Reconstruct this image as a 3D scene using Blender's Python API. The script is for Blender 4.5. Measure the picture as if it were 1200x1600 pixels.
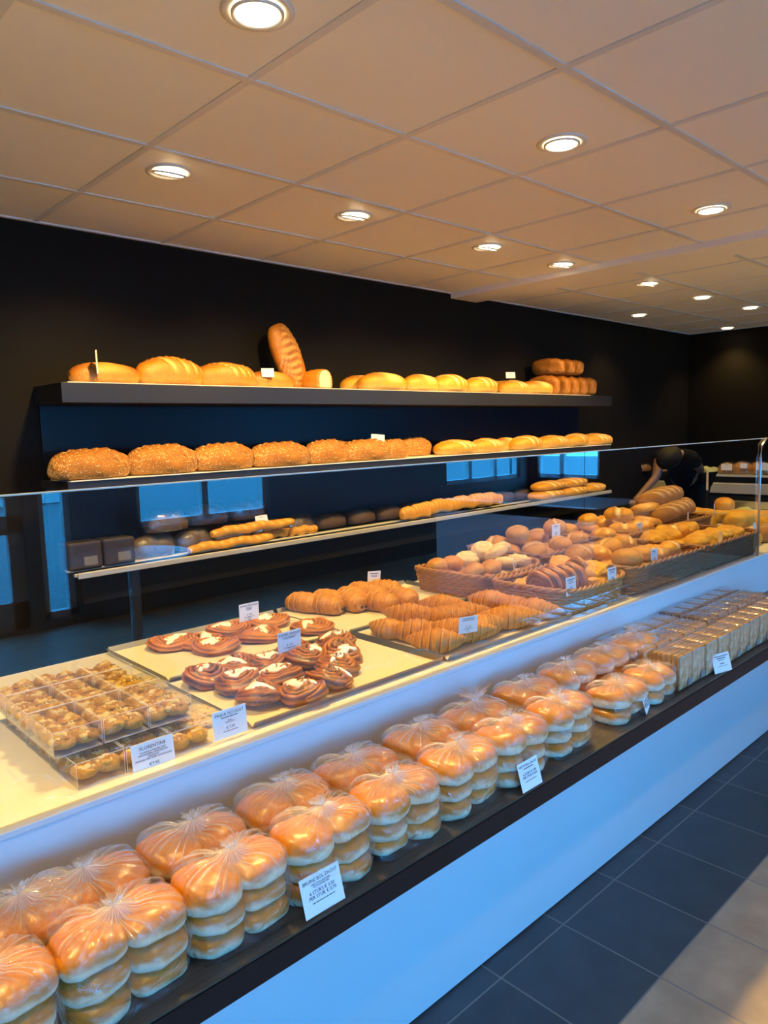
import bpy, math, random
import numpy as np
from mathutils import Vector, Matrix, noise as mnoise
for o in list(bpy.data.objects): bpy.data.objects.remove(o)
scene = bpy.context.scene
COL = scene.collection
PI = math.pi
rng = random.Random(7)

# ------------------------------------------------------------------ camera
FPX, YAW, PITCH, ROLL, CAMZ = 1138.64, 0.754845, -0.113098, -0.026856, 1.47
_cy, _sy = math.cos(YAW), math.sin(YAW)
FWD = Vector((_sy*math.cos(PITCH), _cy*math.cos(PITCH), math.sin(PITCH)))
_r0 = Vector((_cy, -_sy, 0)); _u0 = _r0.cross(FWD)
RT = math.cos(ROLL)*_r0 + math.sin(ROLL)*_u0
UP = -math.sin(ROLL)*_r0 + math.cos(ROLL)*_u0
cam_d = bpy.data.cameras.new('camera'); cam = bpy.data.objects.new('camera', cam_d); COL.objects.link(cam)
cam_d.sensor_fit = 'HORIZONTAL'; cam_d.sensor_width = 36; cam_d.lens = 36*FPX/1200
cam_d.clip_start = 0.05; cam_d.clip_end = 200
M = Matrix((RT, UP, -FWD)).transposed().to_4x4(); M.translation = (0, 0, CAMZ); cam.matrix_world = M
scene.camera = cam

# ------------------------------------------------------------------ colour management, world, lamps' common settings
scene.view_settings.view_transform = 'Standard'; scene.view_settings.look = 'None'
scene.view_settings.gamma = 1; scene.view_settings.use_curve_mapping = False
scene.view_settings.exposure = 0.12
scene.cycles.transparent_max_bounces = 48
SKY = (0.035, 0.40, 1.0); SKY_STRENGTH = 19.0
LAMP_COL = (1.0, 0.655, 0.20); SPOT_W = 105.0
w = bpy.data.worlds.new('world'); scene.world = w; w.use_nodes = True
bg = w.node_tree.nodes['Background']; bg.inputs[0].default_value = (*SKY, 1); bg.inputs[1].default_value = SKY_STRENGTH

# ------------------------------------------------------------------ helpers: rays through photo pixels meeting real surfaces
def ray(px, py): return FWD + RT*((px-600)/FPX) - UP*((py-800)/FPX)
O = Vector((0, 0, CAMZ))
def on_z(px, py, z):
    d = ray(px, py); return O + d*((z-CAMZ)/d.z)
def on_y(px, py, Y):
    d = ray(px, py); return O + d*(Y/d.y)
WS, WY = 0.0236, 3.449                       # the back wall runs at a slight angle: y = WY + WS*x
def on_wall(px, py, dist):
    d = ray(px, py); return O + d*((WY-dist)/(d.y-WS*d.x))
WANG = math.atan(WS)

# ------------------------------------------------------------------ helpers: objects
def link(o, parent=None):
    COL.objects.link(o)
    if parent is not None: o.parent = parent
    return o
def tag(o, label=None, cat=None, group=None, kind=None):
    if label: o['label'] = label
    if cat: o['category'] = cat
    if group: o['group'] = group
    if kind: o['kind'] = kind
    return o
def empty(name, loc=(0, 0, 0), rz=0):
    o = bpy.data.objects.new(name, None); o.empty_display_size = .05; link(o); o.location = loc; o.rotation_euler = (0, 0, rz); return o
def copy_tree(o, parent=None):
    c = o.copy(); COL.objects.link(c); c.parent = parent
    for k in ('label', 'group', 'category'):
        if parent is None and k in c: del c[k]
    for ch in list(KIDS.get(o.name, [])): copy_tree(bpy.data.objects[ch], c)
    return c
KIDS = {}
def mesh_obj(name, verts, faces, mat, parent=None, smooth=True, attr=None):
    me = bpy.data.meshes.new(name)
    me.from_pydata([tuple(v) for v in verts], [], [tuple(f) for f in faces])
    if smooth: me.polygons.foreach_set('use_smooth', [True]*len(me.polygons))
    if attr is not None:
        a = me.color_attributes.new('ca', 'FLOAT_COLOR', 'POINT')
        arr = np.ones((len(verts), 4), dtype=np.float32); arr[:, :3] = np.asarray(attr, dtype=np.float32)
        a.data.foreach_set('color', arr.ravel())
    mats = mat if isinstance(mat, (list, tuple)) else [mat]
    for m in mats: me.materials.append(m)
    me.update()
    o = bpy.data.objects.new(name, me); link(o, parent)
    if parent is not None: KIDS.setdefault(parent.name, []).append(o.name)
    return o
class MB:
    """collects boxes, prisms, tubes into one mesh"""
    def __init__(s): s.v = []; s.f = []; s.sm = []; s.mi = []; s.m = 0
    def add(s, v, f, smooth=False):
        b = len(s.v); s.v += [tuple(p) for p in v]; s.f += [tuple(i+b for i in q) for q in f]; s.sm += [smooth]*len(f); s.mi += [s.m]*len(f)
    def box(s, x0, x1, y0, y1, z0, z1, T=None):
        v = [Vector((x, y, z)) for x in (x0, x1) for y in (y0, y1) for z in (z0, z1)]
        if T: v = [T @ p for p in v]
        s.add(v, [(0, 1, 3, 2), (4, 6, 7, 5), (0, 4, 5, 1), (2, 3, 7, 6), (0, 2, 6, 4), (1, 5, 7, 3)])
    def tube(s, pts, r, n=6, closed=False, cap=True, smooth=True, sq=1.0):
        pts = [Vector(p) for p in pts]; N = len(pts); rs = r if isinstance(r, (list, tuple)) else [r]*N
        rings = []; ref = Vector((0, 0, 1))
        for i, p in enumerate(pts):
            a = pts[(i-1) % N] if (closed or i > 0) else p; b = pts[(i+1) % N] if (closed or i < N-1) else p
            t = (b-a).normalized()
            q = ref if abs(t.dot(ref)) < .95 else Vector((1, 0, 0))
            u = t.cross(q).normalized(); w_ = u.cross(t)
            rings.append([p + (u*math.cos(2*PI*k/n) + w_*math.sin(2*PI*k/n)*sq)*rs[i] for k in range(n)])
        v = [p for rg in rings for p in rg]; f = []
        for i in range(N if closed else N-1):
            for k in range(n):
                j = (i+1) % N; f.append((i*n+k, i*n+(k+1) % n, j*n+(k+1) % n, j*n+k))
        if not closed and cap: f += [tuple(range(n))[::-1], tuple((N-1)*n+k for k in range(n))]
        s.add(v, f, smooth)
    def cyl(s, c, r, h, n=24, r2=None, smooth=True):
        r2 = r if r2 is None else r2; c = Vector(c)
        v = [c+Vector((r*math.cos(2*PI*k/n), r*math.sin(2*PI*k/n), 0)) for k in range(n)] + [c+Vector((r2*math.cos(2*PI*k/n), r2*math.sin(2*PI*k/n), h)) for k in range(n)]
        s.add(v, [(k, (k+1) % n, n+(k+1) % n, n+k) for k in range(n)], smooth)
        s.add(v, [tuple(range(n))[::-1], tuple(n+k for k in range(n))], False)
    def build(s, name, mat, parent=None):
        o = mesh_obj(name, s.v, s.f, mat, parent, smooth=False)
        o.data.polygons.foreach_set('use_smooth', s.sm); o.data.polygons.foreach_set('material_index', s.mi); return o
def bevel(o, w_=.002, seg=2):
    m = o.modifiers.new('bevel', 'BEVEL'); m.width = w_; m.segments = seg; m.limit_method = 'ANGLE'; return o

# ------------------------------------------------------------------ helpers: materials
MAT = {}
def new_mat(name):
    m = bpy.data.materials.new(name); m.use_nodes = True; MAT[name] = m
    nt = m.node_tree; b = nt.nodes['Principled BSDF']; return m, nt, b
def N(nt, t, **k):
    n = nt.nodes.new(t)
    for a, v in k.items(): setattr(n, a, v)
    return n
def plain(name, col, rough=.5, metal=0, spec=.5, bump=0, bscale=200, var=0, coat=0):
    m, nt, b = new_mat(name)
    b.inputs['Base Color'].default_value = (*col, 1); b.inputs['Roughness'].default_value = rough; b.inputs['Metallic'].default_value = metal
    b.inputs['Specular IOR Level'].default_value = spec; b.inputs['Coat Weight'].default_value = coat
    tc = N(nt, 'ShaderNodeTexCoord'); nz = N(nt, 'ShaderNodeTexNoise'); nz.inputs['Scale'].default_value = bscale; nz.inputs['Detail'].default_value = 4
    nt.links.new(tc.outputs['Object'], nz.inputs['Vector'])
    if bump:
        bp = N(nt, 'ShaderNodeBump'); bp.inputs['Strength'].default_value = bump; bp.inputs['Distance'].default_value = .002
        nt.links.new(nz.outputs['Fac'], bp.inputs['Height']); nt.links.new(bp.outputs['Normal'], b.inputs['Normal'])
    if var:
        mx = N(nt, 'ShaderNodeMix', data_type='RGBA'); mx.inputs[6].default_value = (*[c*(1-var) for c in col], 1); mx.inputs[7].default_value = (*[min(1, c*(1+var)) for c in col], 1)
        nt.links.new(nz.outputs['Fac'], mx.inputs[0]); nt.links.new(mx.outputs[2], b.inputs['Base Color'])
    return m
def bread_mat(name, base, dark, pale, rough=.55, scale=30, bump=.5, coat=0.0, icing=(.9, .86, .78), speck=None):
    """crust: attribute r = pale / floured, g = darker baked, b = icing"""
    m, nt, b = new_mat(name); L = nt.links.new
    tc = N(nt, 'ShaderNodeTexCoord'); nz = N(nt, 'ShaderNodeTexNoise'); nz.inputs['Scale'].default_value = scale; nz.inputs['Detail'].default_value = 6; nz.inputs['Roughness'].default_value = .65
    L(tc.outputs['Object'], nz.inputs['Vector'])
    at = N(nt, 'ShaderNodeAttribute', attribute_name='ca'); sp = N(nt, 'ShaderNodeSeparateColor'); L(at.outputs['Color'], sp.inputs[0])
    rp = N(nt, 'ShaderNodeMapRange'); rp.inputs[1].default_value = .35; rp.inputs[2].default_value = .7; L(nz.outputs['Fac'], rp.inputs[0])
    info = N(nt, 'ShaderNodeObjectInfo')
    ad = N(nt, 'ShaderNodeMath', operation='MULTIPLY_ADD'); L(info.outputs['Random'], ad.inputs[0]); ad.inputs[1].default_value = .35; L(rp.outputs[0], ad.inputs[2])
    ml = N(nt, 'ShaderNodeMath', operation='MULTIPLY', use_clamp=True); L(ad.outputs[0], ml.inputs[0]); ml.inputs[1].default_value = .55
    m0 = N(nt, 'ShaderNodeMix', data_type='RGBA'); m0.inputs[6].default_value = (*base, 1); m0.inputs[7].default_value = (*[(a+c)/2 for a, c in zip(base, dark)], 1); L(ml.outputs[0], m0.inputs[0])
    m1 = N(nt, 'ShaderNodeMix', data_type='RGBA'); m1.inputs[7].default_value = (*dark, 1); L(m0.outputs[2], m1.inputs[6]); L(sp.outputs[1], m1.inputs[0])
    m2 = N(nt, 'ShaderNodeMix', data_type='RGBA'); m2.inputs[7].default_value = (*pale, 1); L(m1.outputs[2], m2.inputs[6]); L(sp.outputs[0], m2.inputs[0])
    m3 = N(nt, 'ShaderNodeMix', data_type='RGBA'); m3.inputs[7].default_value = (*icing, 1); L(m2.outputs[2], m3.inputs[6]); L(sp.outputs[2], m3.inputs[0])
    last = m3.outputs[2]
    # fine mottling of the crust: blisters and scorched flecks
    nf = N(nt, 'ShaderNodeTexNoise'); nf.inputs['Scale'].default_value = scale*5.5; nf.inputs['Detail'].default_value = 5; nf.inputs['Roughness'].default_value = .7; L(tc.outputs['Object'], nf.inputs['Vector'])
    fr = N(nt, 'ShaderNodeMapRange'); fr.inputs[1].default_value = .48; fr.inputs[2].default_value = .72; fr.inputs[4].default_value = .55; L(nf.outputs['Fac'], fr.inputs[0])
    fi = N(nt, 'ShaderNodeMath', operation='SUBTRACT', use_clamp=True); L(fr.outputs[0], fi.inputs[0]); L(sp.outputs[2], fi.inputs[1])
    mf = N(nt, 'ShaderNodeMix', data_type='RGBA', blend_type='MULTIPLY'); mf.inputs[7].default_value = (.50, .38, .25, 1); L(fi.outputs[0], mf.inputs[0]); L(last, mf.inputs[6]); last = mf.outputs[2]
    if speck:
        vo = N(nt, 'ShaderNodeTexVoronoi'); vo.inputs['Scale'].default_value = speck[1]; L(tc.outputs['Object'], vo.inputs['Vector'])
        mr = N(nt, 'ShaderNodeMapRange'); mr.inputs[1].default_value = speck[2]; mr.inputs[2].default_value = speck[2]*.6; L(vo.outputs['Distance'], mr.inputs[0])
        m4 = N(nt, 'ShaderNodeMix', data_type='RGBA'); m4.inputs[7].default_value = (*speck[0], 1); L(last, m4.inputs[6]); L(mr.outputs[0], m4.inputs[0]); last = m4.outputs[2]
    L(last, b.inputs['Base Color'])
    b.inputs['Roughness'].default_value = rough; b.inputs['Coat Weight'].default_value = coat; b.inputs['Coat Roughness'].default_value = .25
    n2 = N(nt, 'ShaderNodeTexNoise'); n2.inputs['Scale'].default_value = scale*6; n2.inputs['Detail'].default_value = 5; L(tc.outputs['Object'], n2.inputs['Vector'])
    bp = N(nt, 'ShaderNodeBump'); bp.inputs['Strength'].default_value = min(1, bump*1.5); bp.inputs['Distance'].default_value = .0045; L(n2.outputs['Fac'], bp.inputs['Height']); L(bp.outputs['Normal'], b.inputs['Normal'])
    return m
def clear_mat(name, tint=(1, 1, 1), white=.04, rough=.03, bump=0, bscale=30, ior=1.45, fold_glint=0.0, gl=1.0):
    """thin clear plastic or glass: transparent body, fresnel gloss, a little milkiness"""
    m, nt, b = new_mat(name); nt.nodes.remove(b); L = nt.links.new
    out = nt.nodes['Material Output']
    tr = N(nt, 'ShaderNodeBsdfTransparent'); tr.inputs[0].default_value = (*tint, 1)
    gs = N(nt, 'ShaderNodeBsdfGlossy'); gs.inputs['Roughness'].default_value = rough; gs.inputs[0].default_value = (1, 1, 1, 1)
    df = N(nt, 'ShaderNodeBsdfDiffuse'); df.inputs[0].default_value = (.8, .8, .8, 1)
    tl = N(nt, 'ShaderNodeBsdfTranslucent'); tl.inputs[0].default_value = (.8, .8, .8, 1)
    fr = N(nt, 'ShaderNodeFresnel'); fr.inputs[0].default_value = ior
    if bump:
        tc = N(nt, 'ShaderNodeTexCoord'); nz = N(nt, 'ShaderNodeTexNoise'); nz.inputs['Scale'].default_value = bscale; nz.inputs['Detail'].default_value = 4; nz.inputs['Roughness'].default_value = .6; nz.inputs['Distortion'].default_value = 1.2
        L(tc.outputs['Object'], nz.inputs['Vector'])
        bp = N(nt, 'ShaderNodeBump'); bp.inputs['Strength'].default_value = bump; bp.inputs['Distance'].default_value = .006; L(nz.outputs['Fac'], bp.inputs['Height'])
        for n_ in (gs, fr): L(bp.outputs['Normal'], n_.inputs['Normal'])
    dm = N(nt, 'ShaderNodeMixShader'); dm.inputs[0].default_value = .5; L(df.outputs[0], dm.inputs[1]); L(tl.outputs[0], dm.inputs[2])
    mw = N(nt, 'ShaderNodeMixShader'); L(tr.outputs[0], mw.inputs[1]); L(dm.outputs[0], mw.inputs[2]); mw.inputs[0].default_value = white
    if fold_glint:
        at = N(nt, 'ShaderNodeAttribute', attribute_name='ca'); sp = N(nt, 'ShaderNodeSeparateColor'); L(at.outputs['Color'], sp.inputs[0])  # attribute r whitens overlapping film and carries painted highlight streaks
        ma = N(nt, 'ShaderNodeMath', operation='MULTIPLY_ADD', use_clamp=True); L(sp.outputs[0], ma.inputs[0]); ma.inputs[1].default_value = fold_glint; ma.inputs[2].default_value = white; L(ma.outputs[0], mw.inputs[0])
    mx = N(nt, 'ShaderNodeMixShader'); L(mw.outputs[0], mx.inputs[1]); L(gs.outputs[0], mx.inputs[2])
    # gloss only on the outer face (rays are not bent, so the inner face must not mirror totally); both faces' share is counted there
    ge = N(nt, 'ShaderNodeNewGeometry'); ib = N(nt, 'ShaderNodeMath', operation='SUBTRACT'); ib.inputs[0].default_value = 1; L(ge.outputs['Backfacing'], ib.inputs[1])
    mm = N(nt, 'ShaderNodeMath', operation='MULTIPLY', use_clamp=True); L(fr.outputs[0], mm.inputs[0]); mm.inputs[1].default_value = gl
    m2_ = N(nt, 'ShaderNodeMath', operation='MULTIPLY', use_clamp=True); L(mm.outputs[0], m2_.inputs[0]); L(ib.outputs[0], m2_.inputs[1]); L(m2_.outputs[0], mx.inputs[0])
    L(mx.outputs[0], out.inputs[0]); return m
def emis(name, col, s):
    m, nt, b = new_mat(name); b.inputs['Base Color'].default_value = (0, 0, 0, 1); b.inputs['Emission Color'].default_value = (*col, 1); b.inputs['Emission Strength'].default_value = s; return m

black_wall = plain('black_wall_paint', (.0085, .0065, .0045), .7, var=.15, bscale=6, spec=.12)
shelf_black = plain('shelf_black_laminate', (.018, .018, .021), .42, spec=.4)
panel_black = plain('panel_black_gloss', (.009, .011, .016), .35, spec=.16)
white_lam = plain('white_laminate', (.68, .69, .71), .22, spec=.5, var=.03, bscale=3)
worktop_m = plain('worktop_white', (.68, .66, .63), .28, spec=.4, var=.03, bscale=4)
ledge_m = None
steel = plain('brushed_steel', (.62, .61, .58), .33, metal=1, bump=.05, bscale=300)
alu_dark = plain('baking_tray_aluminium', (.36, .36, .35), .38, metal=1, var=.15, bscale=8)
rail_m = plain('polished_rail', (.70, .66, .56), .45, metal=.6)
liner_m = plain('shelf_liner_cream', (.70, .66, .58), .4)
paper_m = plain('baking_paper', (.64, .55, .44), .7, bump=.3, bscale=15, var=.06)
card_m = plain('card_white', (.80, .81, .80), .5)
ink_m = plain('ink_black', (.02, .02, .022), .6)
pvc_white = plain('window_frame_white', (.7, .7, .7), .35)
ceil_tile = plain('ceiling_tile', (.88, .84, .74), .5, var=.02, bscale=2, bump=.02)
grid_m = plain('ceiling_grid', (.70, .69, .66), .3)
glass_m = clear_mat('screen_glass', (.97, .985, .98), 0.0, .0, ior=1.62, gl=1.8)
edge_m = plain('glass_edge', (.60, .60, .52), .4)
window_glass = clear_mat('window_glass', (.98, .99, 1), 0, 0, ior=1.45)
bag_m = clear_mat('bag_film', (1, 1, 1), .008, .09, bump=.9, bscale=34, ior=1.42, fold_glint=.62, gl=2.0)
wrap_m = clear_mat('wrap_film', (1, 1, 1), .05, .1, bump=.6, bscale=30, ior=1.42, gl=2.0)
box_m = clear_mat('clear_box_plastic', (.99, .99, .99), .035, .04, ior=1.45)

# crusts
c_loaf = bread_mat('crust_loaf', (.58, .21, .008), (.22, .050, .003), (.86, .52, .16), .5, 16, .35)
c_pale = bread_mat('crust_pale', (.68, .32, .016), (.34, .11, .006), (.92, .72, .36), .55, 18, .4)
c_seed = bread_mat('crust_seeded', (.46, .165, .007), (.20, .055, .003), (.6, .35, .1), .6, 25, .6)
sesame = plain('sesame_seed', (.80, .55, .25), .5)
c_tin = bread_mat('crust_tin', (.46, .17, .012), (.20, .055, .005), (.6, .3, .09), .5, 20, .5)
c_rye = bread_mat('crust_dark_rye', (.07, .035, .018), (.025, .013, .008), (.14, .08, .04), .6, 30, .6)
c_bag = bread_mat('crust_baguette', (.64, .28, .012), (.32, .10, .005), (.85, .55, .18), .55, 25, .6)
crumb = bread_mat('crumb', (.86, .70, .48), (.75, .55, .32), (.9, .8, .6), .8, 60, .9)
c_crois = bread_mat('crust_croissant', (.66, .25, .005), (.17, .034, .002), (.80, .42, .08), .35, 30, .5, coat=.15)
c_swirl = bread_mat('crust_swirl', (.60, .20, .005), (.13, .022, .002), (.76, .32, .04), .35, 35, .4, coat=.25)
c_knot = bread_mat('crust_knot', (.46, .125, .004), (.055, .010, .002), (.62, .21, .02), .3, 35, .4, coat=.4)
icing_m = plain('icing', (.88, .84, .74), .3, bump=.2, bscale=60)
choc_m = plain('chocolate', (.035, .014, .008), .35)
c_roll = bread_mat('crust_roll', (.58, .27, .022), (.28, .10, .008), (.82, .60, .30), .55, 28, .5)
c_rollf = bread_mat('crust_floury_roll', (.78, .58, .32), (.60, .34, .13), (.90, .82, .66), .7, 30, .6, speck=((.25, .14, .07), 220, .22))
c_rolld = bread_mat('crust_dark_roll', (.38, .16, .020), (.16, .05, .006), (.68, .45, .2), .6, 28, .7)
c_cheese = bread_mat('crust_cheese', (.76, .42, .025), (.42, .16, .008), (.90, .68, .28), .55, 45, .9)
c_bun = bread_mat('crust_soft_bun', (.62, .215, .003), (.34, .075, .002), (.78, .66, .46), .33, 14, .15, coat=.3)
c_cookie = bread_mat('florentine_nuts', (.84, .46, .015), (.40, .16, .008), (.95, .78, .30), .35, 90, 1.0, coat=.3)
c_nougat = bread_mat('nougat_bar', (.80, .68, .40), (.40, .22, .07), (.9, .85, .7), .6, 70, .9, speck=((.35, .17, .05), 90, .30))
c_cracker = bread_mat('crispbread', (.54, .34, .12), (.30, .155, .045), (.70, .55, .34), .75, 60, 1.0)
c_crackerd = bread_mat('crispbread_dark', (.30, .17, .085), (.15, .075, .035), (.45, .3, .18), .75, 60, 1.0)
wick_l = bread_mat('wicker_light', (.46, .21, .030), (.16, .055, .008), (.7, .45, .2), .5, 60, .4)
wick_d = bread_mat('wicker_dark', (.30, .135, .060), (.10, .04, .017), (.36, .2, .1), .5, 60, .4)
skin_m = plain('skin', (.20, .10, .06), .5, bump=.1, bscale=200)
cloth_bk = plain('black_cotton', (.004, .004, .004), .95, bump=.3, bscale=300, spec=.1)
hair_m = plain('dark_hair', (.006, .004, .003), .7, spec=.2, bump=.5, bscale=120)
lettuce = bread_mat('pale_green_filling', (.52, .56, .30), (.18, .26, .08), (.82, .82, .62), .5, 50, .8)

# ledge: dark wood laminate with grain along X
m, nt, b = new_mat('ledge_dark_wood'); ledge_m = m; L = nt.links.new
tc = N(nt, 'ShaderNodeTexCoord'); mp = N(nt, 'ShaderNodeMapping'); mp.inputs['Scale'].default_value = (3, 60, 60); L(tc.outputs['Object'], mp.inputs['Vector'])
nz = N(nt, 'ShaderNodeTexNoise'); nz.inputs['Scale'].default_value = 2; nz.inputs['Detail'].default_value = 6; L(mp.outputs[0], nz.inputs['Vector'])
rp = N(nt, 'ShaderNodeValToRGB'); rp.color_ramp.elements[0].position = .3; rp.color_ramp.elements[0].color = (.030, .024, .018, 1); rp.color_ramp.elements[1].position = .75; rp.color_ramp.elements[1].color = (.085, .068, .048, 1)
L(nz.outputs['Fac'], rp.inputs[0]); L(rp.outputs[0], b.inputs['Base Color']); b.inputs['Roughness'].default_value = .45
ledge_edge = plain('ledge_black_edge', (.005, .0055, .007), .5, spec=.2)
cabinet_black = plain('cabinet_matt_black', (.004, .004, .0045), .8, spec=.12)
display_grey = plain('display_light_grey', (.50, .48, .43), .35)

# floor: 30 cm tiles, blue-black beside the counter and sand-coloured in the walkway
TX0, TY0, TS = 0.978*1.47, 0.558*1.47, 0.2985
m, nt, b = new_mat('floor_tiles'); floor_m = m; L = nt.links.new
ge = N(nt, 'ShaderNodeNewGeometry'); sx = N(nt, 'ShaderNodeSeparateXYZ'); L(ge.outputs['Position'], sx.inputs[0])
def mth(op, a, bb=None, c=None, clamp=False):
    n = N(nt, 'ShaderNodeMath', operation=op, use_clamp=clamp)
    for i, q in enumerate((a, bb, c)):
        if q is None: continue
        if isinstance(q, (int, float)): n.inputs[i].default_value = q
        else: L(q, n.inputs[i])
    return n.outputs[0]
def grout(o_, off):
    t = mth('DIVIDE', mth('SUBTRACT', o_, off), TS); fr = mth('FRACT', t)
    d = mth('MINIMUM', fr, mth('SUBTRACT', 1.0, fr)); return d, mth('FLOOR', t)
dx, ix = grout(sx.outputs[0], TX0); dy, iy = grout(sx.outputs[1], TY0)
dm_ = mth('MINIMUM', dx, dy); gm = N(nt, 'ShaderNodeMapRange'); gm.inputs[1].default_value = .006; gm.inputs[2].default_value = .010; L(dm_, gm.inputs[0])
cmb = N(nt, 'ShaderNodeCombineXYZ'); L(ix, cmb.inputs[0]); L(iy, cmb.inputs[1]); wn = N(nt, 'ShaderNodeTexWhiteNoise'); L(cmb.outputs[0], wn.inputs['Vector'])
nz = N(nt, 'ShaderNodeTexNoise'); nz.inputs['Scale'].default_value = 9; nz.inputs['Detail'].default_value = 8; L(ge.outputs['Position'], nz.inputs['Vector'])
vv = mth('MULTIPLY_ADD', wn.outputs[0], .25, mth('MULTIPLY_ADD', nz.outputs['Fac'], .8, .5))
isdark = mth('GREATER_THAN', sx.outputs[1], TY0)
tc_ = N(nt, 'ShaderNodeMix', data_type='RGBA'); tc_.inputs[6].default_value = (.42, .31, .20, 1); tc_.inputs[7].default_value = (.050, .060, .068, 1); L(isdark, tc_.inputs[0])
vm = N(nt, 'ShaderNodeVectorMath', operation='SCALE'); L(tc_.outputs[2], vm.inputs[0]); L(vv, vm.inputs['Scale'])
gc = N(nt, 'ShaderNodeMix', data_type='RGBA'); gc.inputs[6].default_value = (.20, .19, .17, 1); L(vm.outputs[0], gc.inputs[7]); L(gm.outputs[0], gc.inputs[0]); L(gc.outputs[2], b.inputs['Base Color'])
b.inputs['Roughness'].default_value = .5
bp = N(nt, 'ShaderNodeBump'); bp.inputs['Strength'].default_value = .3; bp.inputs['Distance'].default_value = .002; L(mth('MULTIPLY_ADD', gm.outputs[0], 1.0, mth('MULTIPLY', nz.outputs['Fac'], .4)), bp.inputs['Height']); L(bp.outputs['Normal'], b.inputs['Normal'])
# street paving
m, nt, b = new_mat('street_paving'); paving_m = m; L = nt.links.new
tc = N(nt, 'ShaderNodeTexCoord'); br = N(nt, 'ShaderNodeTexBrick'); br.inputs['Scale'].default_value = 4; br.inputs['Color1'].default_value = (.22, .21, .20, 1); br.inputs['Color2'].default_value = (.16, .155, .15, 1); br.inputs['Mortar'].default_value = (.07, .07, .07, 1)
L(tc.outputs['Object'], br.inputs['Vector']); L(br.outputs[0], b.inputs['Base Color']); b.inputs['Roughness'].default_value = .8

# ------------------------------------------------------------------ structure
XL, XR, YF, ZC = -3.0, 8.137, -3.42, CAMZ+0.953
def struct(mb, name, mat):
    o = mb.build(name, mat); o['kind'] = 'structure'; return o
mb = MB(); mb.box(XL, XR, YF-.2, 3.9, -.1, 0); struct(mb, 'floor', floor_m)
mb = MB(); q = [(XL, WY+WS*XL), (XR, WY+WS*XR), (XR, WY+WS*XR+.15), (XL, WY+WS*XL+.15)]
mb.add([(x, y, z) for z in (0, 2.7) for x, y in q], [(0, 1, 2, 3), (4, 7, 6, 5), (0, 4, 5, 1), (1, 5, 6, 2), (2, 6, 7, 3), (3, 7, 4, 0)]); struct(mb, 'wall_back', black_wall)
mb = MB(); mb.box(XL-.15, XL, YF-.2, 3.9, 0, 2.7); struct(mb, 'wall_left', black_wall)
# end wall with shop window near the street side
mb = MB(); WE = (-3.3, -2.35, .78, 2.2)
mb.box(XR, XR+.15, WE[1], 3.9, 0, 2.7); mb.box(XR, XR+.15, YF-.2, WE[0], 0, 2.7); mb.box(XR, XR+.15, WE[0], WE[1], 0, WE[2]); mb.box(XR, XR+.15, WE[0], WE[1], WE[3], 2.7)
struct(mb, 'wall_right', black_wall)
front_grey = plain('front_wall_grey', (.17, .165, .155), .6)
OPEN = [(-2.6, -1.2, .45, 2.2), (-1.1, .55, .45, 2.2), (.80, 1.76, 0.02, 2.15), (1.86, 2.11, .07, 2.15), (2.64, 3.97, .70, 2.2), (6.5, 8.0, .78, 2.2)]
mb = MB(); xs = XL
for (a, b_, z0, z1) in OPEN:
    mb.box(xs, a, YF-.2, YF, 0, 2.7); mb.box(a, b_, YF-.2, YF, 0, z0); mb.box(a, b_, YF-.2, YF, z1, 2.7); xs = b_
mb.box(xs, XR, YF-.2, YF, 0, 2.7); struct(mb, 'wall_front', front_grey)
def window(n, x0, x1, z0, z1, mull=0, name=None):
    mb = MB(); t = .05; y0, y1 = YF-.12, YF-.05
    mb.box(x0, x0+t, y0, y1, z0, z1); mb.box(x1-t, x1, y0, y1, z0, z1); mb.box(x0, x1, y0, y1, z0, z0+t); mb.box(x0, x1, y0, y1, z1-t, z1)
    for k in range(mull): xm = x0+(x1-x0)*(k+1)/(mull+1); mb.box(xm-.03, xm+.03, y0, y1, z0, z1)
    o = mb.build(name or 'window_%d' % n, pvc_white); o['kind'] = 'structure'
    g = MB(); g.box(x0+t, x1-t, YF-.088, YF-.082, z0+t, z1-t); g.build('pane', window_glass, o); return o
window(1, *OPEN[0]); window(2, *OPEN[1], 1); window(3, *OPEN[3]); window(4, *OPEN[4], 1); window(5, *OPEN[5], 2)
mb = MB(); mb.box(XR+.04, XR+.10, WE[0], WE[0]+.05, WE[2], WE[3]); mb.box(XR+.04, XR+.10, WE[1]-.05, WE[1], WE[2], WE[3]); mb.box(XR+.04, XR+.10, WE[0], WE[1], WE[2], WE[2]+.05); mb.box(XR+.04, XR+.10, WE[0], WE[1], WE[3]-.05, WE[3]); mb.box(XR+.04, XR+.10, -2.95, -2.89, WE[2], WE[3])
o = mb.build('window_6', pvc_white); o['kind'] = 'structure'
g = MB(); g.box(XR+.065, XR+.072, WE[0]+.05, WE[1]-.05, WE[2]+.05, WE[3]-.05); g.build('pane', window_glass, o)
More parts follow.
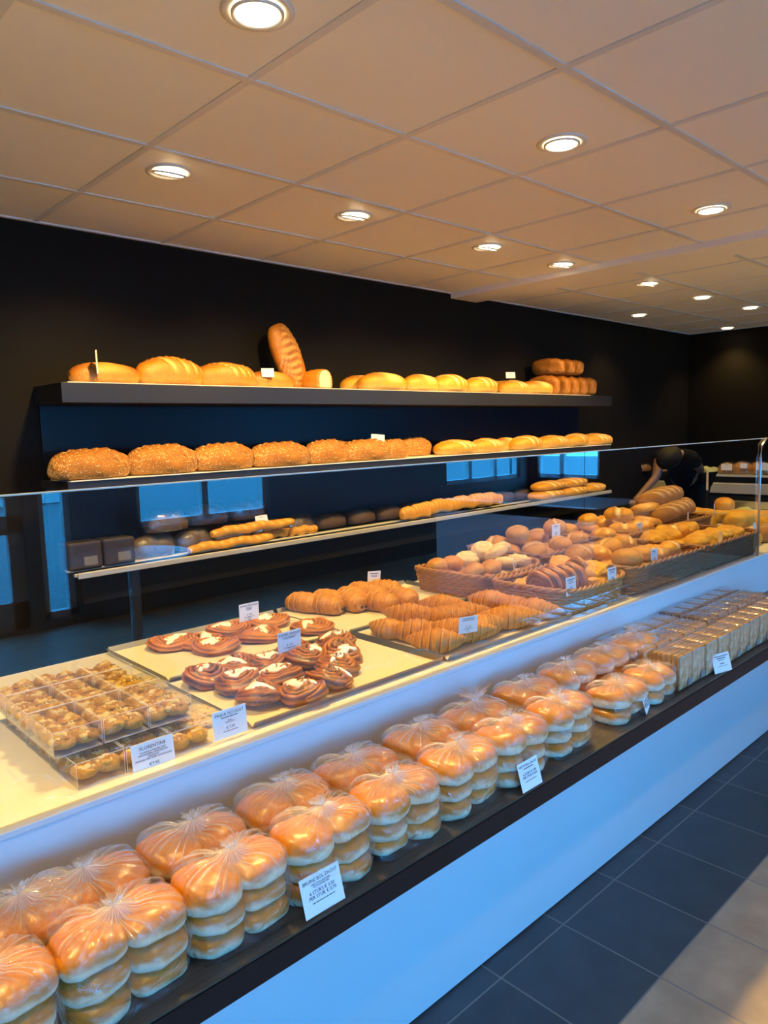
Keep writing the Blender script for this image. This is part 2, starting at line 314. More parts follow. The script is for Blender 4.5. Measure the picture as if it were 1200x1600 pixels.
# shop door: grey leaf with two glass panes
a, b_, z0, z1 = OPEN[2]; mb = MB(); y0, y1 = YF-.12, YF-.06
mb.box(a, a+.12, y0, y1, z0, z1); mb.box(b_-.11, b_, y0, y1, z0, z1); mb.box(a, b_, y0, y1, z0, .24); mb.box(a, b_, y0, y1, .76, .90); mb.box(a, b_, y0, y1, 2.0, z1)
door = mb.build('door_1', plain('door_grey', (.34, .33, .31), .5)); door['kind'] = 'structure'
g = MB(); g.box(a+.12, b_-.11, YF-.092, YF-.086, .24, .76); g.box(a+.12, b_-.11, YF-.092, YF-.086, .9, 2.0); g.build('pane', window_glass, door)
g = MB(); g.tube([(b_-.08, YF-.06, 1.05), (b_-.08, YF-.01, 1.05), (b_-.2, YF-.01, 1.05)], .009, 8); g.build('door_handle', steel, door)
mb = MB(); mb.box(-25, 30, -25, YF-.2, -.12, -.02); tag(struct(mb, 'pavement', paving_m))
mb = MB(); mb.box(XR+.15, 30, YF-.2, 12, -.12, -.02); tag(struct(mb, 'side_pavement', paving_m))
# pale house front across the street, seen mirrored in the counter glass
mb = MB(); mb.box(-3, 6.2, -16, -15, 0, 6); mb.box(-3, 6.2, -15, -14.9, 0, .5); o = mb.build('street_house', plain('render_pale', (.55, .55, .53), .8)); tag(o, 'pale rendered house across the street, mirrored in the counter glass', 'house')

# ceiling: panels with T-bar grid (60 cm), a dropped beam between the two fields
GX0, GY0, G = 1.1952, 1.1584, .6025
mb = MB(); mb.box(XL, XR, YF-.2, 3.9, ZC, ZC+.1); struct(mb, 'ceiling', ceil_tile)
mb = MB(); k = -7
while True:
    x = GX0 + G*k; k += 1
    if x > 4.0: break
    mb.box(x-.012, x+.012, YF, WY+WS*x, ZC-.004, ZC)
for x in (4.715, 5.31, 5.905, 6.54, 7.13, 7.73): mb.box(x-.011, x+.011, YF, WY+WS*x, ZC-.004, ZC)
for k in range(-8, 4):
    y = GY0 + .6*k
    mb.box(XL, 4.05, y-.0125, y+.0125, ZC-.0045, ZC-.0002); mb.box(4.5, XR, y-.0125, y+.0125, ZC-.0045, ZC-.0002)
# perimeter angle along the back wall
mb.add([(x, WY+WS*x+dy, z) for x in (XL, XR) for dy in (-.02, 0) for z in (ZC-.006, ZC)], [(0, 1, 3, 2), (4, 6, 7, 5), (0, 4, 5, 1), (2, 3, 7, 6), (0, 2, 6, 4), (1, 5, 7, 3)])
mb.box(XR-.02, XR, YF, 3.7, ZC-.006, ZC)
struct(mb, 'trim_1', grid_m)
mb = MB(); pr = [(4.045, ZC+.01), (4.045, ZC-.036), (4.34, ZC-.036), (4.50, ZC+.01)]
mb.add([(x, y, z) for y in (YF, 3.75) for x, z in pr], [(0, 1, 2, 3), (7, 6, 5, 4), (0, 4, 5, 1), (1, 5, 6, 2), (2, 6, 7, 3), (3, 7, 4, 0)]); struct(mb, 'trim_2', ceil_tile)

# ------------------------------------------------------------------ recessed spotlights
lamp_disc = emis('lamp_glow', (1.0, .80, .50), 14)
housing_m = plain('lamp_white_ring', (.75, .72, .66), .35)
refl_m = plain('lamp_reflector', (.8, .78, .72), .15, metal=1)
def downlight(x, y, tilt, label, energy=SPOT_W, size=1.0, aim=None):
    r = empty('recessed_spotlight', (x, y, ZC)); tag(r, label, 'ceiling light', 'recessed ceiling spotlights')
    R0 = .062*size
    mb = MB(); n = 40; prof = [(R0+.022, 0), (R0+.022, -.003), (R0+.014, -.006), (R0+.003, -.004), (R0, .0)]
    v = [(p[0]*math.cos(2*PI*k/n), p[0]*math.sin(2*PI*k/n), p[1]) for p in prof for k in range(n)]
    f = [(i*n+k, i*n+(k+1) % n, (i+1)*n+(k+1) % n, (i+1)*n+k) for i in range(len(prof)-1) for k in range(n)]
    mb.add(v, f, True); mb.build('trim_ring', housing_m, r)
    # lamp body: shallow cup turned by the tilt, reflector ring and glowing lens
    a = tilt
    T = Matrix.Translation((0, 0, -.006)) @ Matrix.Rotation(a, 4, 'X')
    mb = MB(); pr = [(R0*.98, .0), (R0*.97, -.005), (R0*.90, -.006), (R0*.82, -.001)]
    v = [T @ Vector((p[0]*math.cos(2*PI*k/n), p[0]*math.sin(2*PI*k/n), p[1])) for p in pr for k in range(n)]
    mb.add(v, [(i*n+k, i*n+(k+1) % n, (i+1)*n+(k+1) % n, (i+1)*n+k) for i in range(len(pr)-1) for k in range(n)], True); cup = mb.build('lamp_cup', housing_m, r)
    v = [T @ Vector((R0*.80*math.cos(2*PI*k/n), R0*.80*math.sin(2*PI*k/n), -.004)) for k in range(n)]
    mesh_obj('lens', v, [tuple(range(n))[::-1]], lamp_disc, cup, smooth=False)
    ld = bpy.data.lights.new('spot_beam', 'SPOT'); ld.energy = energy; ld.color = LAMP_COL; ld.spot_size = math.radians(112); ld.spot_blend = .85; ld.shadow_soft_size = .045
    lo = bpy.data.objects.new('spot_beam', ld); link(lo, r); lo.location = (0, 0, -.05); lo.rotation_euler = (a*1.6, 0, 0)
    return r
TL = math.radians(14)
LIGHTS = [(1.03, 1.47, 0, 'large round spotlight cut by the top edge of the photo'), (2.25, 1.46, 0, 'round spotlight above the pastry trays, right of the one at the top edge'),
          (3.46, 1.46, 0, 'round spotlight near the right edge, just before the ceiling beam'), (1.36, 2.54, TL, 'half-shaded tilted spotlight at left, above the longest loaves'),
          (2.25, 2.54, TL, 'half-shaded tilted spotlight in the middle of the ceiling, second of the back row'), (3.19, 2.53, TL, 'tilted spotlight third in the row along the back wall'),
          (3.89, 2.53, TL, 'tilted spotlight just in front of the ceiling beam'), (4.91, 2.5, TL, 'small spotlight first behind the ceiling beam'),
          (5.8, 2.5, 0, 'small spotlight second behind the ceiling beam'), (6.69, 2.47, 0, 'small spotlight third behind the ceiling beam at the right edge'),
          (6.24, 3.25, 0, 'small spotlight close to the black back wall near the far corner'), (7.93, 3.15, 0, 'tiny spotlight nearest the far ceiling corner')]

for i, (x, y, t, lb) in enumerate(LIGHTS):
    e = SPOT_W
    if i >= 10: e = SPOT_W*.25
    elif i >= 8: e = SPOT_W*.6
    downlight(x, y, t, lb, e)
OFF = [(-.2, 1.47, 0), (0.0, 2.54, TL), (0.1, .1, 0), (1.9, -.2, 0), (3.7, -.2, 0), (.9, -1.8, 0), (3, -1.8, 0), (4.9, 1.2, 0), (5.2, -1.0, 0), (-1.2, 1.9, TL)]
for i, (x, y, t) in enumerate(OFF):
    downlight(x, y, t, 'spotlight outside the picture, in the ceiling over the shop floor', SPOT_W*(1.0 if y > 1 else .32))['group'] = 'spotlights outside the picture'
# ------------------------------------------------------------------ counter
ZT, ZL, YP, YG = .87, .69, 1.183, 1.192        # worktop, ledge top, front panel plane, glass plane
CX0, CX1 = -2.2, 4.75
cnt = empty('shop_counter', (0, YP, 0)); tag(cnt, 'long white bakery counter with worktop, panelled front and dark ledge', 'counter')
def loc(mb, name, mat, par, bev=0):
    o = mb.build(name, mat, par); o.matrix_parent_inverse = Matrix.Translation(par.location).inverted()
    if bev: bevel(o, bev)
    return o
mb = MB(); mb.box(CX0, CX1, YP-.006, 1.985, ZT-.011, ZT); loc(mb, 'worktop', worktop_m, cnt, .0015)
mb = MB(); mb.box(CX0, CX1, YP, YP+.018, ZL, ZT-.012); mb.box(CX0, CX1, 1.2, 1.95, ZL-.2, ZT-.013); loc(mb, 'upper_panel', white_lam, cnt)
mb = MB(); mb.box(CX0, CX1, YP, YP+.018, .006, ZL-.047); mb.box(CX0, CX1, YP+.02, 1.9, .006, .5); loc(mb, 'kick_panel', white_lam, cnt)
mb = MB(); mb.box(CX0, CX1, .8795, YP+.01, ZL-.004, ZL); loc(mb, 'ledge_top', ledge_m, cnt)
mb = MB(); mb.box(CX0, CX1, .877, YP+.01, ZL-.047, ZL-.0045); loc(mb, 'ledge_body', ledge_edge, cnt)
# side leg of the counter that turns towards the customers, outside the picture on the right but mirrored in the glass
leg = empty('side_counter', (4.75, 0, 0)); tag(leg, 'white side counter out of frame at right, its blue-lit panel mirrored in the glass', 'counter')
mb = MB(); mb.box(4.76, 4.78, -2.0, -.42, .006, ZT-.02); mb.box(4.78, 5.6, -2.0, -.42, .006, ZT-.12); loc(mb, 'side_panel', white_lam, leg)
mb = MB(); mb.box(4.76, 5.62, -2.0, -.42, ZT-.119, ZT-.03); loc(mb, 'deck', plain('deck_grey', (.12, .12, .12), .6), leg)
leg = empty('chilled_counter', (4.76, 1.2, 0)); tag(leg, 'chilled steel counter with green filled rolls at the far right end of the glass', 'counter')
mb = MB(); mb.box(4.78, 5.6, .9, 2.2, .006, ZT-.12); loc(mb, 'cabinet_body', white_lam, leg)
mb = MB(); mb.box(4.76, 5.62, .9, 2.2, ZT-.119, ZT-.10); mb.box(4.76, 4.80, .9, 2.2, ZT-.10, ZT); mb.box(5.58, 5.62, .9, 2.2, ZT-.10, ZT); loc(mb, 'chilled_deck', steel, leg)
def glass(name, x0, x1, y0, y1, z0, z1, label):
    g = empty(name, ((x0+x1)/2, (y0+y1)/2, z0)); tag(g, label, 'glass screen')
    mb = MB(); mb.box(x0, x1, y0, y1, z0, z1-.001); loc(mb, 'pane', glass_m, g)
    mb = MB(); mb.box(x0, x1, y0, y1, z1-.0008, z1+.0016); loc(mb, 'polished_edge', edge_m, g)
    return g
glass('glass_screen', CX0, 1.9615, YG, YG+.008, ZT, 1.385, 'clear glass screen in front of the pastry trays, left of the seam')
glass('glass_screen', 1.9645, 3.375, YG, YG+.008, ZT, 1.385, 'clear glass screen in front of the bread roll baskets, right of the seam')
glass('glass_screen', 3.378, 4.75, YG, YG+.008, ZT, 1.385, 'clear glass screen at the far right end of the counter')
glass('glass_divider', 3.98, 3.986, 1.205, 2.0, ZT, .975, 'low glass divider between the bread baskets and the salad deck')
mb = MB(); mb.tube([(3.377, YG-.006, ZT), (3.377, YG-.006, 1.30), (3.39, YG-.006, 1.36), (3.44, YG-.006, 1.385)], .005, 8); tag(mb.build('glass_post', steel), 'thin steel post with curved top behind the right edge glass seam', 'post')

# ------------------------------------------------------------------ wall shelves
def wallpt(x, d, z):                    # a point d metres in front of the angled back wall
    return Vector((x, WY+WS*x-d, z))
def wbox(mb, x0, x1, d0, d1, z0, z1):
    v = [wallpt(x, d, z) for x in (x0, x1) for d in (d1, d0) for z in (z0, z1)]
    mb.add(v, [(0, 1, 3, 2), (4, 6, 7, 5), (0, 4, 5, 1), (2, 3, 7, 6), (0, 2, 6, 4), (1, 5, 7, 3)])
S1, S2, S3 = 1.704, 1.287, .885
SX0, SX1 = 1.136, 5.78
DF = .335
sh = empty('bread_shelf', wallpt(SX0, 0, S1)); tag(sh, 'thick black wall shelf, topmost, carrying large plain loaves', 'shelf')
mb = MB(); wbox(mb, SX0, SX1, 0, DF, S1-.088, S1-.004); loc(mb, 'shelf_board', shelf_black, sh, .0015)
mb = MB(); wbox(mb, SX0+.03, SX1-.35, .04, DF-.004, S1-.0038, S1); loc(mb, 'paper_liner', paper_m, sh)
sh = empty('bread_shelf', wallpt(SX0, 0, S2)); tag(sh, 'black wall shelf, second from top, carrying seeded loaves', 'shelf')
mb = MB(); wbox(mb, SX0, SX1, 0, DF-.006, S2-.045, S2-.004); loc(mb, 'shelf_board', shelf_black, sh, .0015)
mb = MB(); wbox(mb, SX0+.01, SX1, .10, DF, S2-.0038, S2+.001); loc(mb, 'shelf_liner', liner_m, sh)
sh = empty('bread_shelf', wallpt(SX0, 0, S3)); tag(sh, 'lowest black wall shelf with double metal rail, behind the counter glass', 'shelf')
mb = MB(); wbox(mb, SX0+.04, SX1, 0, DF-.03, S3-.14, S3-.004); loc(mb, 'shelf_board', cabinet_black, sh, .0015)
mb = MB(); wbox(mb, SX0, SX1, DF-.125, DF-.085, S3-.003, S3+.006); wbox(mb, SX0, SX1, DF-.025, DF-.006, S3-.012, S3+.002); wbox(mb, SX0+.01, SX1, DF-.006, DF+.008, S3-.02, S3+.006); loc(mb, 'metal_rail', rail_m, sh, .003)
mb = MB(); wbox(mb, SX0+.012, SX1-.01, .001, .02, S2+.001, S1-.089); wbox(mb, SX0+.012, SX1-.01, .001, .02, S3+.001, S2-.046); tag(mb.build('glossy_backboard', panel_black), 'glossy blue-black board on the wall between the bread shelves', 'panel')
# low black cabinet behind the counter and crates
mb = MB(); wbox(mb, SX0+.2, 4.9, .004, .42, .004, .34); o = mb.build('back_cabinet', cabinet_black); tag(o, 'low matt black cabinet under the wall shelves', 'cabinet'); bevel(o, .003)

# ------------------------------------------------------------------ bread meshes
def sgn_pow(v, p): return math.copysign(abs(v)**p, v)
def fbm(p, s, sd, o=3):
    q = Vector((p[0]*s+sd*7.1, p[1]*s-sd*3.3, p[2]*s+sd)); return mnoise.fractal(q, .9, 2.1, o)
def smooth01(a, b, x):
    t = max(0, min(1, (x-a)/(b-a))); return t*t*(3-2*t)
def blob(a, b, c, nu=30, nv=28, ex=.7, flat=.45, nz=.004, nsc=9, seed=0, shape=None, mask=None, up=None):
    """closed loaf: length 2a along x, width 2b, height about c*(1+flat); ex<1 squarer ends"""
    V, C, F = [], [], []
    for i in range(nu+1):
        u = PI*i/nu; cx = -math.cos(u); rad = max(0.0, math.sin(u))**ex
        for j in range(nv):
            t = 2*PI*j/nv
            p = Vector((a*cx, b*rad*sgn_pow(math.cos(t), .9), c*rad*sgn_pow(math.sin(t), .9)))
            if i in (0, nu) and j > 0: continue
            n = Vector((p.x/a/a, p.y/b/b, p.z/c/c)); n = n.normalized() if n.length > 1e-9 else Vector((0, 0, 1))
            top = max(0, n.z); dz = 0; m_ = [0, 0, 0]
            if shape:
                dz, m_ = shape(p.x/a, p.y/b, p.z/c, n)
            p = p + n*(nz*fbm(p, nsc, seed) + dz)
            if p.z < -flat*c: p.z = -flat*c + (p.z+flat*c)*.12
            p.z += flat*c
            if mask: m_ = mask(p, n, m_)
            V.append(p); C.append([min(1, max(0, q)) for q in m_])
    zmin = min(v.z for v in V)
    for v in V: v.z -= zmin
    def idx(i, j):
        if i == 0: return 0
        if i == nu: return 1+(nu-1)*nv
        return 1+(i-1)*nv+(j % nv)
    for j in range(nv):
        F.append((idx(0, 0), idx(1, j+1), idx(1, j))); F.append((idx(nu, 0), idx(nu-1, j), idx(nu-1, j+1)))
        for i in range(1, nu-1): F.append((idx(i, j), idx(i, j+1), idx(i+1, j+1), idx(i+1, j)))
    return V, F, C
def bake_mask(p, n, m_):
    # paler low on the sides where loaves touch, darker on the crown (baked)
    m_ = list(m_); m_[1] += .55*max(0, n.z)**2*(.6+.8*fbm(p, 14, 3)); m_[0] += .35*smooth01(.1, -.6, n.z); return m_
def slashes(num, slope, depth=.006, w_=.10, pale=.9, off=0.):
    def f(x, y, z, n):
        s = x*1.0 + y*slope; d = 9
        for k in range(num):
            c0 = -.78+1.56*(k+.5)/num+off; d = min(d, abs(s-c0)) if True else d
        g = math.exp(-(d/w_)**2)*smooth01(.05, .5, n.z)*smooth01(1.0, .82, abs(x))
        lip = math.exp(-((d-w_*1.6)/(w_*.6))**2)*smooth01(.05, .5, n.z)
        return -depth*g + depth*.6*lip, [pale*g, .6*lip, 0]
    return f
PROTO = {}
def proto(kind, builder):
    PROTO[kind] = [builder, None]
def put(kind, p, rz=0, label=None, cat='bread', group=None, s=1.0, rx=0, ry=0):
    """first use builds the thing, later uses copy the thing with its parts"""
    b_, o = PROTO[kind]
    if o is None: o = b_(); PROTO[kind][1] = o; c = o
    else: c = copy_tree(o)
    c.location = p; c.rotation_euler = (rx, ry, rz); c.scale = (s, s, s) if isinstance(s, (int, float)) else s
    for k in ('label', 'group', 'category'):
        if k in c: del c[k]
    tag(c, label, cat, group); return c
def simple(name, mat, **k):
    def f():
        V, F, C = blob(**k); return mesh_obj(name, V, F, mat, None, True, C)
    return f
proto('plain_loaf', simple('plain_loaf', c_loaf, a=.165, b=.07, c=.062, seed=1, mask=bake_mask, shape=slashes(1, .0, .002, .5, .2), ex=.9))
proto('scored_loaf', simple('scored_loaf', c_loaf, a=.165, b=.08, c=.078, nu=44, seed=2, mask=bake_mask, shape=slashes(4, .55, .009, .06, .85), ex=.85))
proto('scored_loaf_b', simple('scored_loaf', c_loaf, a=.165, b=.078, c=.072, nu=44, seed=5, mask=bake_mask, shape=slashes(5, .7, .008, .05, .9), ex=.85))
proto('long_loaf', simple('long_loaf', c_loaf, a=.185, b=.085, c=.05, nu=50, seed=8, mask=bake_mask, shape=slashes(7, .9, .004, .05, .5), ex=.6))
proto('pale_loaf', simple('pale_loaf', c_pale, a=.165, b=.075, c=.072, nu=40, seed=3, mask=bake_mask, shape=slashes(1, .25, .003, .35, .5), ex=.85))
proto('striped_loaf', simple('striped_loaf', c_pale, a=.15, b=.075, c=.072, nu=44, seed=4, mask=bake_mask, shape=slashes(4, .45, .010, .075, 1.0), ex=.85))
proto('striped_loaf_b', simple('striped_loaf', c_pale, a=.165, b=.075, c=.068, nu=44, seed=14, mask=bake_mask, shape=slashes(5, .6, .009, .065, 1.0, .05), ex=.8))
def seeded():
    r_ = random.Random(3)
    V, F, C = blob(.170, .085, .088, nu=40, seed=6, mask=bake_mask, shape=slashes(5, .8, .010, .07, .15), nz=.008, nsc=14, ex=.78)
    o = mesh_obj('seeded_loaf', V, F, c_seed, None, True, C)
    mb = MB(); vs = o.data.vertices; fs = o.data.polygons
    for k in range(1900):
        f_ = fs[r_.randrange(len(fs))]
        if f_.normal.z < -.4: continue
        p = f_.center + Vector([r_.uniform(-.006, .006) for _ in range(3)]); n = f_.normal
        p = p - n*((p-f_.center).dot(n)) + n*.0006
        t = n.cross(Vector([r_.uniform(-1, 1) for _ in range(3)])).normalized(); q = n.cross(t)
        a, b2, c2 = t*.0030, q*.0019, n*.0013
        mb.add([p+a, p-a, p+b2, p-b2, p+c2], [(0, 2, 4), (2, 1, 4), (1, 3, 4), (3, 0, 4)], True)
    s_ = mb.build('sesame_seeds', sesame, o); s_['kind'] = 'stuff'; return o
proto('seeded_loaf', seeded)
def tin():
    def shp(x, y, z, n):
        return .012*smooth01(.1, .5, z)*smooth01(.2, .9, abs(y)) , [0, .4*smooth01(.2, .9, n.z), 0]
    V, F, C = blob(.13, .052, .066, nu=30, nv=32, ex=.42, flat=.8, nz=.006, nsc=20, seed=9, shape=shp, mask=bake_mask)
    return mesh_obj('tin_loaf', V, F, c_tin, None, True, C)
proto('tin_loaf', tin)
proto('dark_loaf', simple('dark_loaf', c_rye, a=.15, b=.065, c=.062, seed=12, nz=.006, nsc=16, ex=.55))
proto('rye_roll', simple('rye_loaf', c_rolld, a=.13, b=.06, c=.058, seed=13, nz=.005, nsc=16, ex=.6, mask=bake_mask, shape=slashes(3, .3, .005, .08, .7)))
def baguette(len_, rad, seed, twist=False):
    def f():
        def shp(x, y, z, n):
            s_ = x*9 + y*.8; g = math.exp(-((s_ % 2.0-1)/.32)**2)*smooth01(.1, .6, n.z)
            return -.004*g, [.6*g, 0, 0]
        V, F, C = blob(len_, rad, rad*.85, nu=70, nv=20, ex=.35, flat=.6, nz=.004, nsc=18, seed=seed, shape=shp, mask=bake_mask)
        for v in V: v.y += .012*math.sin(v.x*9+seed); v.z += .004*math.sin(v.x*31)
        return mesh_obj('baguette', V, F, c_bag, None, True, C)
    return f
proto('baguette', baguette(.26, .034, 1)); proto('short_baguette', baguette(.20, .042, 2))
def croissant(seed, name='croissant', nseg=5, L=.098, R=.044, bend=.030, blunt=False):
    def f():
        nu, nv = 150, 30; V, C, F = [], [], []
        for i in range(nu+1):
            t = -1+2*i/nu; at = abs(t)
            env = max(.0, 1-at**1.35)**.85
            if blunt: env = .25+.75*max(0, 1-at**3.2)**.6 if at < .995 else .1
            k = (at*nseg+.25+.08*math.sin(seed+at*5)); st = k % 1.0          # steps of dough getting thinner outwards
            r0 = R*(.13+.87*env)
            for j in range(nv):
                a = 2*PI*j/nv; up = math.sin(a)
                kk = (k + .16*math.cos(a+seed)*(1 if t > 0 else -1)) % 1.0
                step = .17*(.5-kk)*min(1, env*1.6)
                ln = mnoise.noise(Vector((t*46+.9*math.sin(a*2+seed)+seed*3, a*1.1, seed)))        # flaky lines across the roll
                l2 = mnoise.noise(Vector((t*110+1.3*math.sin(a*3), a*1.7, seed+5)))
                rr = r0*(1+step) + .0011*ln + .0006*l2
                y = rr*math.cos(a)*1.06; z = rr*up*.92
                p = Vector((L*t, y + bend*t*t*1.6, z))
                zb = -R*.6
                if p.z < zb: p.z = zb+(p.z-zb)*.15
                V.append(p)
                edge = smooth01(.80, .98, kk)
                C.append([min(1, max(0, .35*smooth01(.15, .5, ln)*(1-edge)+.45*smooth01(.3, 0, kk)+.25*smooth01(0, -.7, up))), min(1, max(0, .85*edge + .5*smooth01(.0, -.4, ln)+.3*smooth01(.1, .5, l2)*smooth01(.2, .9, up))), 0])
        zmin = min(v.z for v in V)
        for v in V: v.z -= zmin
        for i in range(nu):
            for j in range(nv): F.append((i*nv+j, (i+1)*nv+j, (i+1)*nv+(j+1) % nv, i*nv+(j+1) % nv))
        F += [tuple(range(nv)), tuple(nu*nv+k for k in range(nv))[::-1]]
        return mesh_obj(name, V, F, c_crois, None, True, C)
    return f
proto('croissant', croissant(1)); proto('croissant_b', croissant(2, nseg=4, L=.090, R=.045, bend=.020))
def choc_roll():
    o = croissant(7, 'chocolate_roll', 3, .060, .036, .006, True)()
    mb = MB()
    for sd in (-1, 1):
        for yy in (-.007, .007): mb.tube([(sd*.052, yy, .018), (sd*.064, yy, .018)], .0042, 8)
    mb.build('chocolate_stick', choc_m, o); return o
proto('chocolate_roll', choc_roll)
def spiral_bun(name, mat, R, turns, tube_r, h_in, seed, tilt=0, ic=None, icn=1, zsq=.9):
    """pastry wound from a ridged strand, rising towards the middle"""
    def f():
        r_ = random.Random(seed); V, C, F = [], [], []
        nu, nv = int(46*turns), 20; a0 = r_.uniform(0, 6)
        ra = [r_.uniform(.9, 1.1) for _ in range(5)]
        def path(t):
            a = a0+2*PI*turns*t; rad = (R-tube_r*.9)*(1-t)**.85*(1+.05*math.sin(3*a+seed)) + .004
            z = tube_r*.85 + h_in*t**1.2 + .004*math.sin(2*a+seed)
            return Vector((rad*math.cos(a), rad*math.sin(a), z)), a
        for i in range(nu+1):
            t = i/nu; p, a = path(t); tr = tube_r*(1-.25*t)*min(1, (t*14)**.5+.15)*(1+.10*math.sin(7*a+seed))
            er = Vector((math.cos(a), math.sin(a), 0)); ez = Vector((0, 0, 1))
            for j in range(nv):
                b2 = 2*PI*j/nv; g = math.cos(5*(b2)+a*1.3)
                rr = tr*(1+.20*g)
                q = p + er*rr*math.cos(b2)*1.08 + ez*rr*math.sin(b2)*zsq
                q += (er*math.cos(b2)+ez*math.sin(b2))*.0015*fbm(q, 35, seed)
                q.z = max(q.z, 0)
                V.append(q); C.append([max(0, .55*smooth01(.5, 1, g)), min(1, 1.0*smooth01(.1, -.8, g)+(.9 if 'knot' in name else .35)*max(0, fbm(q, 22, seed+3))), 0])
        for i in range(nu):
            for j in range(nv): F.append((i*nv+j, (i+1)*nv+j, (i+1)*nv+(j+1) % nv, i*nv+(j+1) % nv))
        F += [tuple(range(nv)), tuple(nu*nv+k for k in range(nv))[::-1]]
        # base disc under the strand
        b0 = len(V); n = 40
        for zz, rr in ((0, R*.82), (tube_r*.9, R*.8), (tube_r*1.2, R*.3)):
            for k in range(n): V.append(Vector((rr*math.cos(2*PI*k/n), rr*math.sin(2*PI*k/n), zz))); C.append([0, .7, 0])
        for q in range(2):
            for k in range(n): F.append((b0+q*n+k, b0+q*n+(k+1) % n, b0+(q+1)*n+(k+1) % n, b0+(q+1)*n+k))
        F.append(tuple(b0+k for k in range(n))[::-1]); F.append(tuple(b0+2*n+k for k in range(n)))
        o = mesh_obj(name, V, F, mat, None, True, C)
        if ic:
            from mathutils.bvhtree import BVHTree
            bv = BVHTree.FromPolygons([tuple(v) for v in V], F)
            mb = MB()
            for q in range(icn):
                cx, cy = r_.uniform(-.2, .2)*R, r_.uniform(-.3, .1)*R; ph = r_.uniform(0, 6); el = r_.uniform(1.3, 1.8); ang = r_.uniform(0, PI)
                nr, na = 9, 30; vv = []
                for i in range(nr+1):
                    s_ = i/nr
                    for k in range(na):
                        th = 2*PI*k/na; rad = ic*R*(1+.28*math.sin(3*th+ph)+.16*math.sin(5*th+ph*2))*s_
                        x, y = rad*math.cos(th)*el, rad*math.sin(th)*.62
                        X = cx + x*math.cos(ang)-y*math.sin(ang); Y = cy + x*math.sin(ang)+y*math.cos(ang)
                        hit = bv.ray_cast(Vector((X, Y, .2)), Vector((0, 0, -1)))[0]
                        z = hit.z if hit else .004
                        vv.append([X, Y, z, s_])
                # smooth heights a little so that the icing bridges the grooves
                zz = [v[2] for v in vv]
                for _ in range(7):
                    zz = [(zz[i]*2+zz[(i//na)*na+(i+1) % na]+zz[(i//na)*na+(i-1) % na]+zz[max(i-na, i % na)]+zz[i+na if i+na < len(zz) else i])/6 for i in range(len(zz))]
                pts = [(v[0], v[1], max(z, v[2]-.0035) + .0030*(1-v[3]**2)**.5 + .0004 - .004*(v[3] > .99)) for v, z in zip(vv, zz)]
                mb.add(pts, [(i*na+k, (i+1)*na+k, (i+1)*na+(k+1) % na, i*na+(k+1) % na) for i in range(nr) for k in range(na)], True)
            mb.build('icing', icing_m, o)
        return o
    return f
for i in range(4): proto('coffee_swirl%d' % i, spiral_bun('coffee_swirl', c_swirl, .068, 4.3, .0115, .012, 20+i, ic=.42))
for i in range(5): proto('knot%d' % i, spiral_bun('cinnamon_knot', c_knot, .057, 3.2, .0140, .022, 40+i, ic=.42, zsq=1.0))
proto('almond_spiral', spiral_bun('almond_spiral', c_knot, .056, 3.5, .011, .004, 61, zsq=1.5))
proto('almond_spiral_b', spiral_bun('almond_spiral', c_swirl, .056, 3.5, .011, .004, 62, zsq=1.5))
def crumble(x, y, z, n): return 0, [0, 0, 0]
proto('crumble_pastry', simple('crumble_pastry', c_cheese, a=.05, b=.042, c=.024, nz=.011, nsc=38, seed=31, ex=.6, nu=34, nv=34))
def spiralmask(turn, amp, pale=.4):
    def f(x, y, z, n):
        r = math.hypot(x, y); a = math.atan2(y, x); g = math.cos(2*PI*(r*turn-a/(2*PI)))
        k = smooth01(.1, .5, n.z); return amp*g*k, [max(0, -g)*pale*k, max(0, g)*.2*k, 0]
    return f
def crossmask(amp):
    def f(x, y, z, n):
        a = math.atan2(y, x); r = math.hypot(x, y); g = math.exp(-((((a*5/(2*PI)+r*.5) % 1)-.5)/.14)**2)*smooth01(.05, .5, n.z)*smooth01(1, .7, r)
        return -amp*g, [.55*g, 0, 0]
    return f
proto('floury_roll', simple('floury_swirl_roll', c_rollf, a=.046, b=.046, c=.027, nz=.003, nsc=25, seed=51, shape=spiralmask(2.2, .002), ex=.85))
proto('yellow_roll', simple('soft_yellow_roll', c_pale, a=.040, b=.036, c=.028, nz=.003, nsc=25, seed=52, ex=.85, mask=bake_mask))
proto('round_roll', simple('round_roll', c_roll, a=.050, b=.050, c=.036, nz=.003, nsc=20, seed=53, ex=.9, mask=bake_mask, shape=slashes(1, .3, .008, .12, .95)))
proto('kaiser_roll', simple('kaiser_roll', c_pale, a=.054, b=.052, c=.032, nz=.003, nsc=22, seed=54, ex=.85, shape=crossmask(.006), mask=bake_mask, nu=36, nv=36))
proto('oval_roll', simple('oval_roll', c_pale, a=.062, b=.040, c=.033, nz=.003, nsc=18, seed=55, ex=.75, mask=bake_mask, shape=slashes(1, .1, .005, .16, .8)))
proto('cheese_roll', simple('cheese_roll', c_cheese, a=.058, b=.050, c=.032, nz=.007, nsc=32, seed=56, ex=.75, mask=bake_mask, nu=34, nv=34))
proto('dark_roll', simple('dark_roll', c_rolld, a=.058, b=.045, c=.035, nz=.004, nsc=26, seed=57, ex=.8, mask=bake_mask, shape=slashes(2, .3, .005, .13, .5)))
proto('pointed_roll', simple('pointed_roll', c_pale, a=.075, b=.033, c=.030, nz=.002, nsc=18, seed=58, ex=1.15, mask=bake_mask, shape=slashes(1, .0, .004, .5, .3)))
proto('country_loaf', simple('country_loaf', c_rolld, a=.13, b=.062, c=.055, nz=.004, nsc=18, seed=59, ex=.75, mask=bake_mask, shape=slashes(5, .6, .005, .07, .8), nu=40))
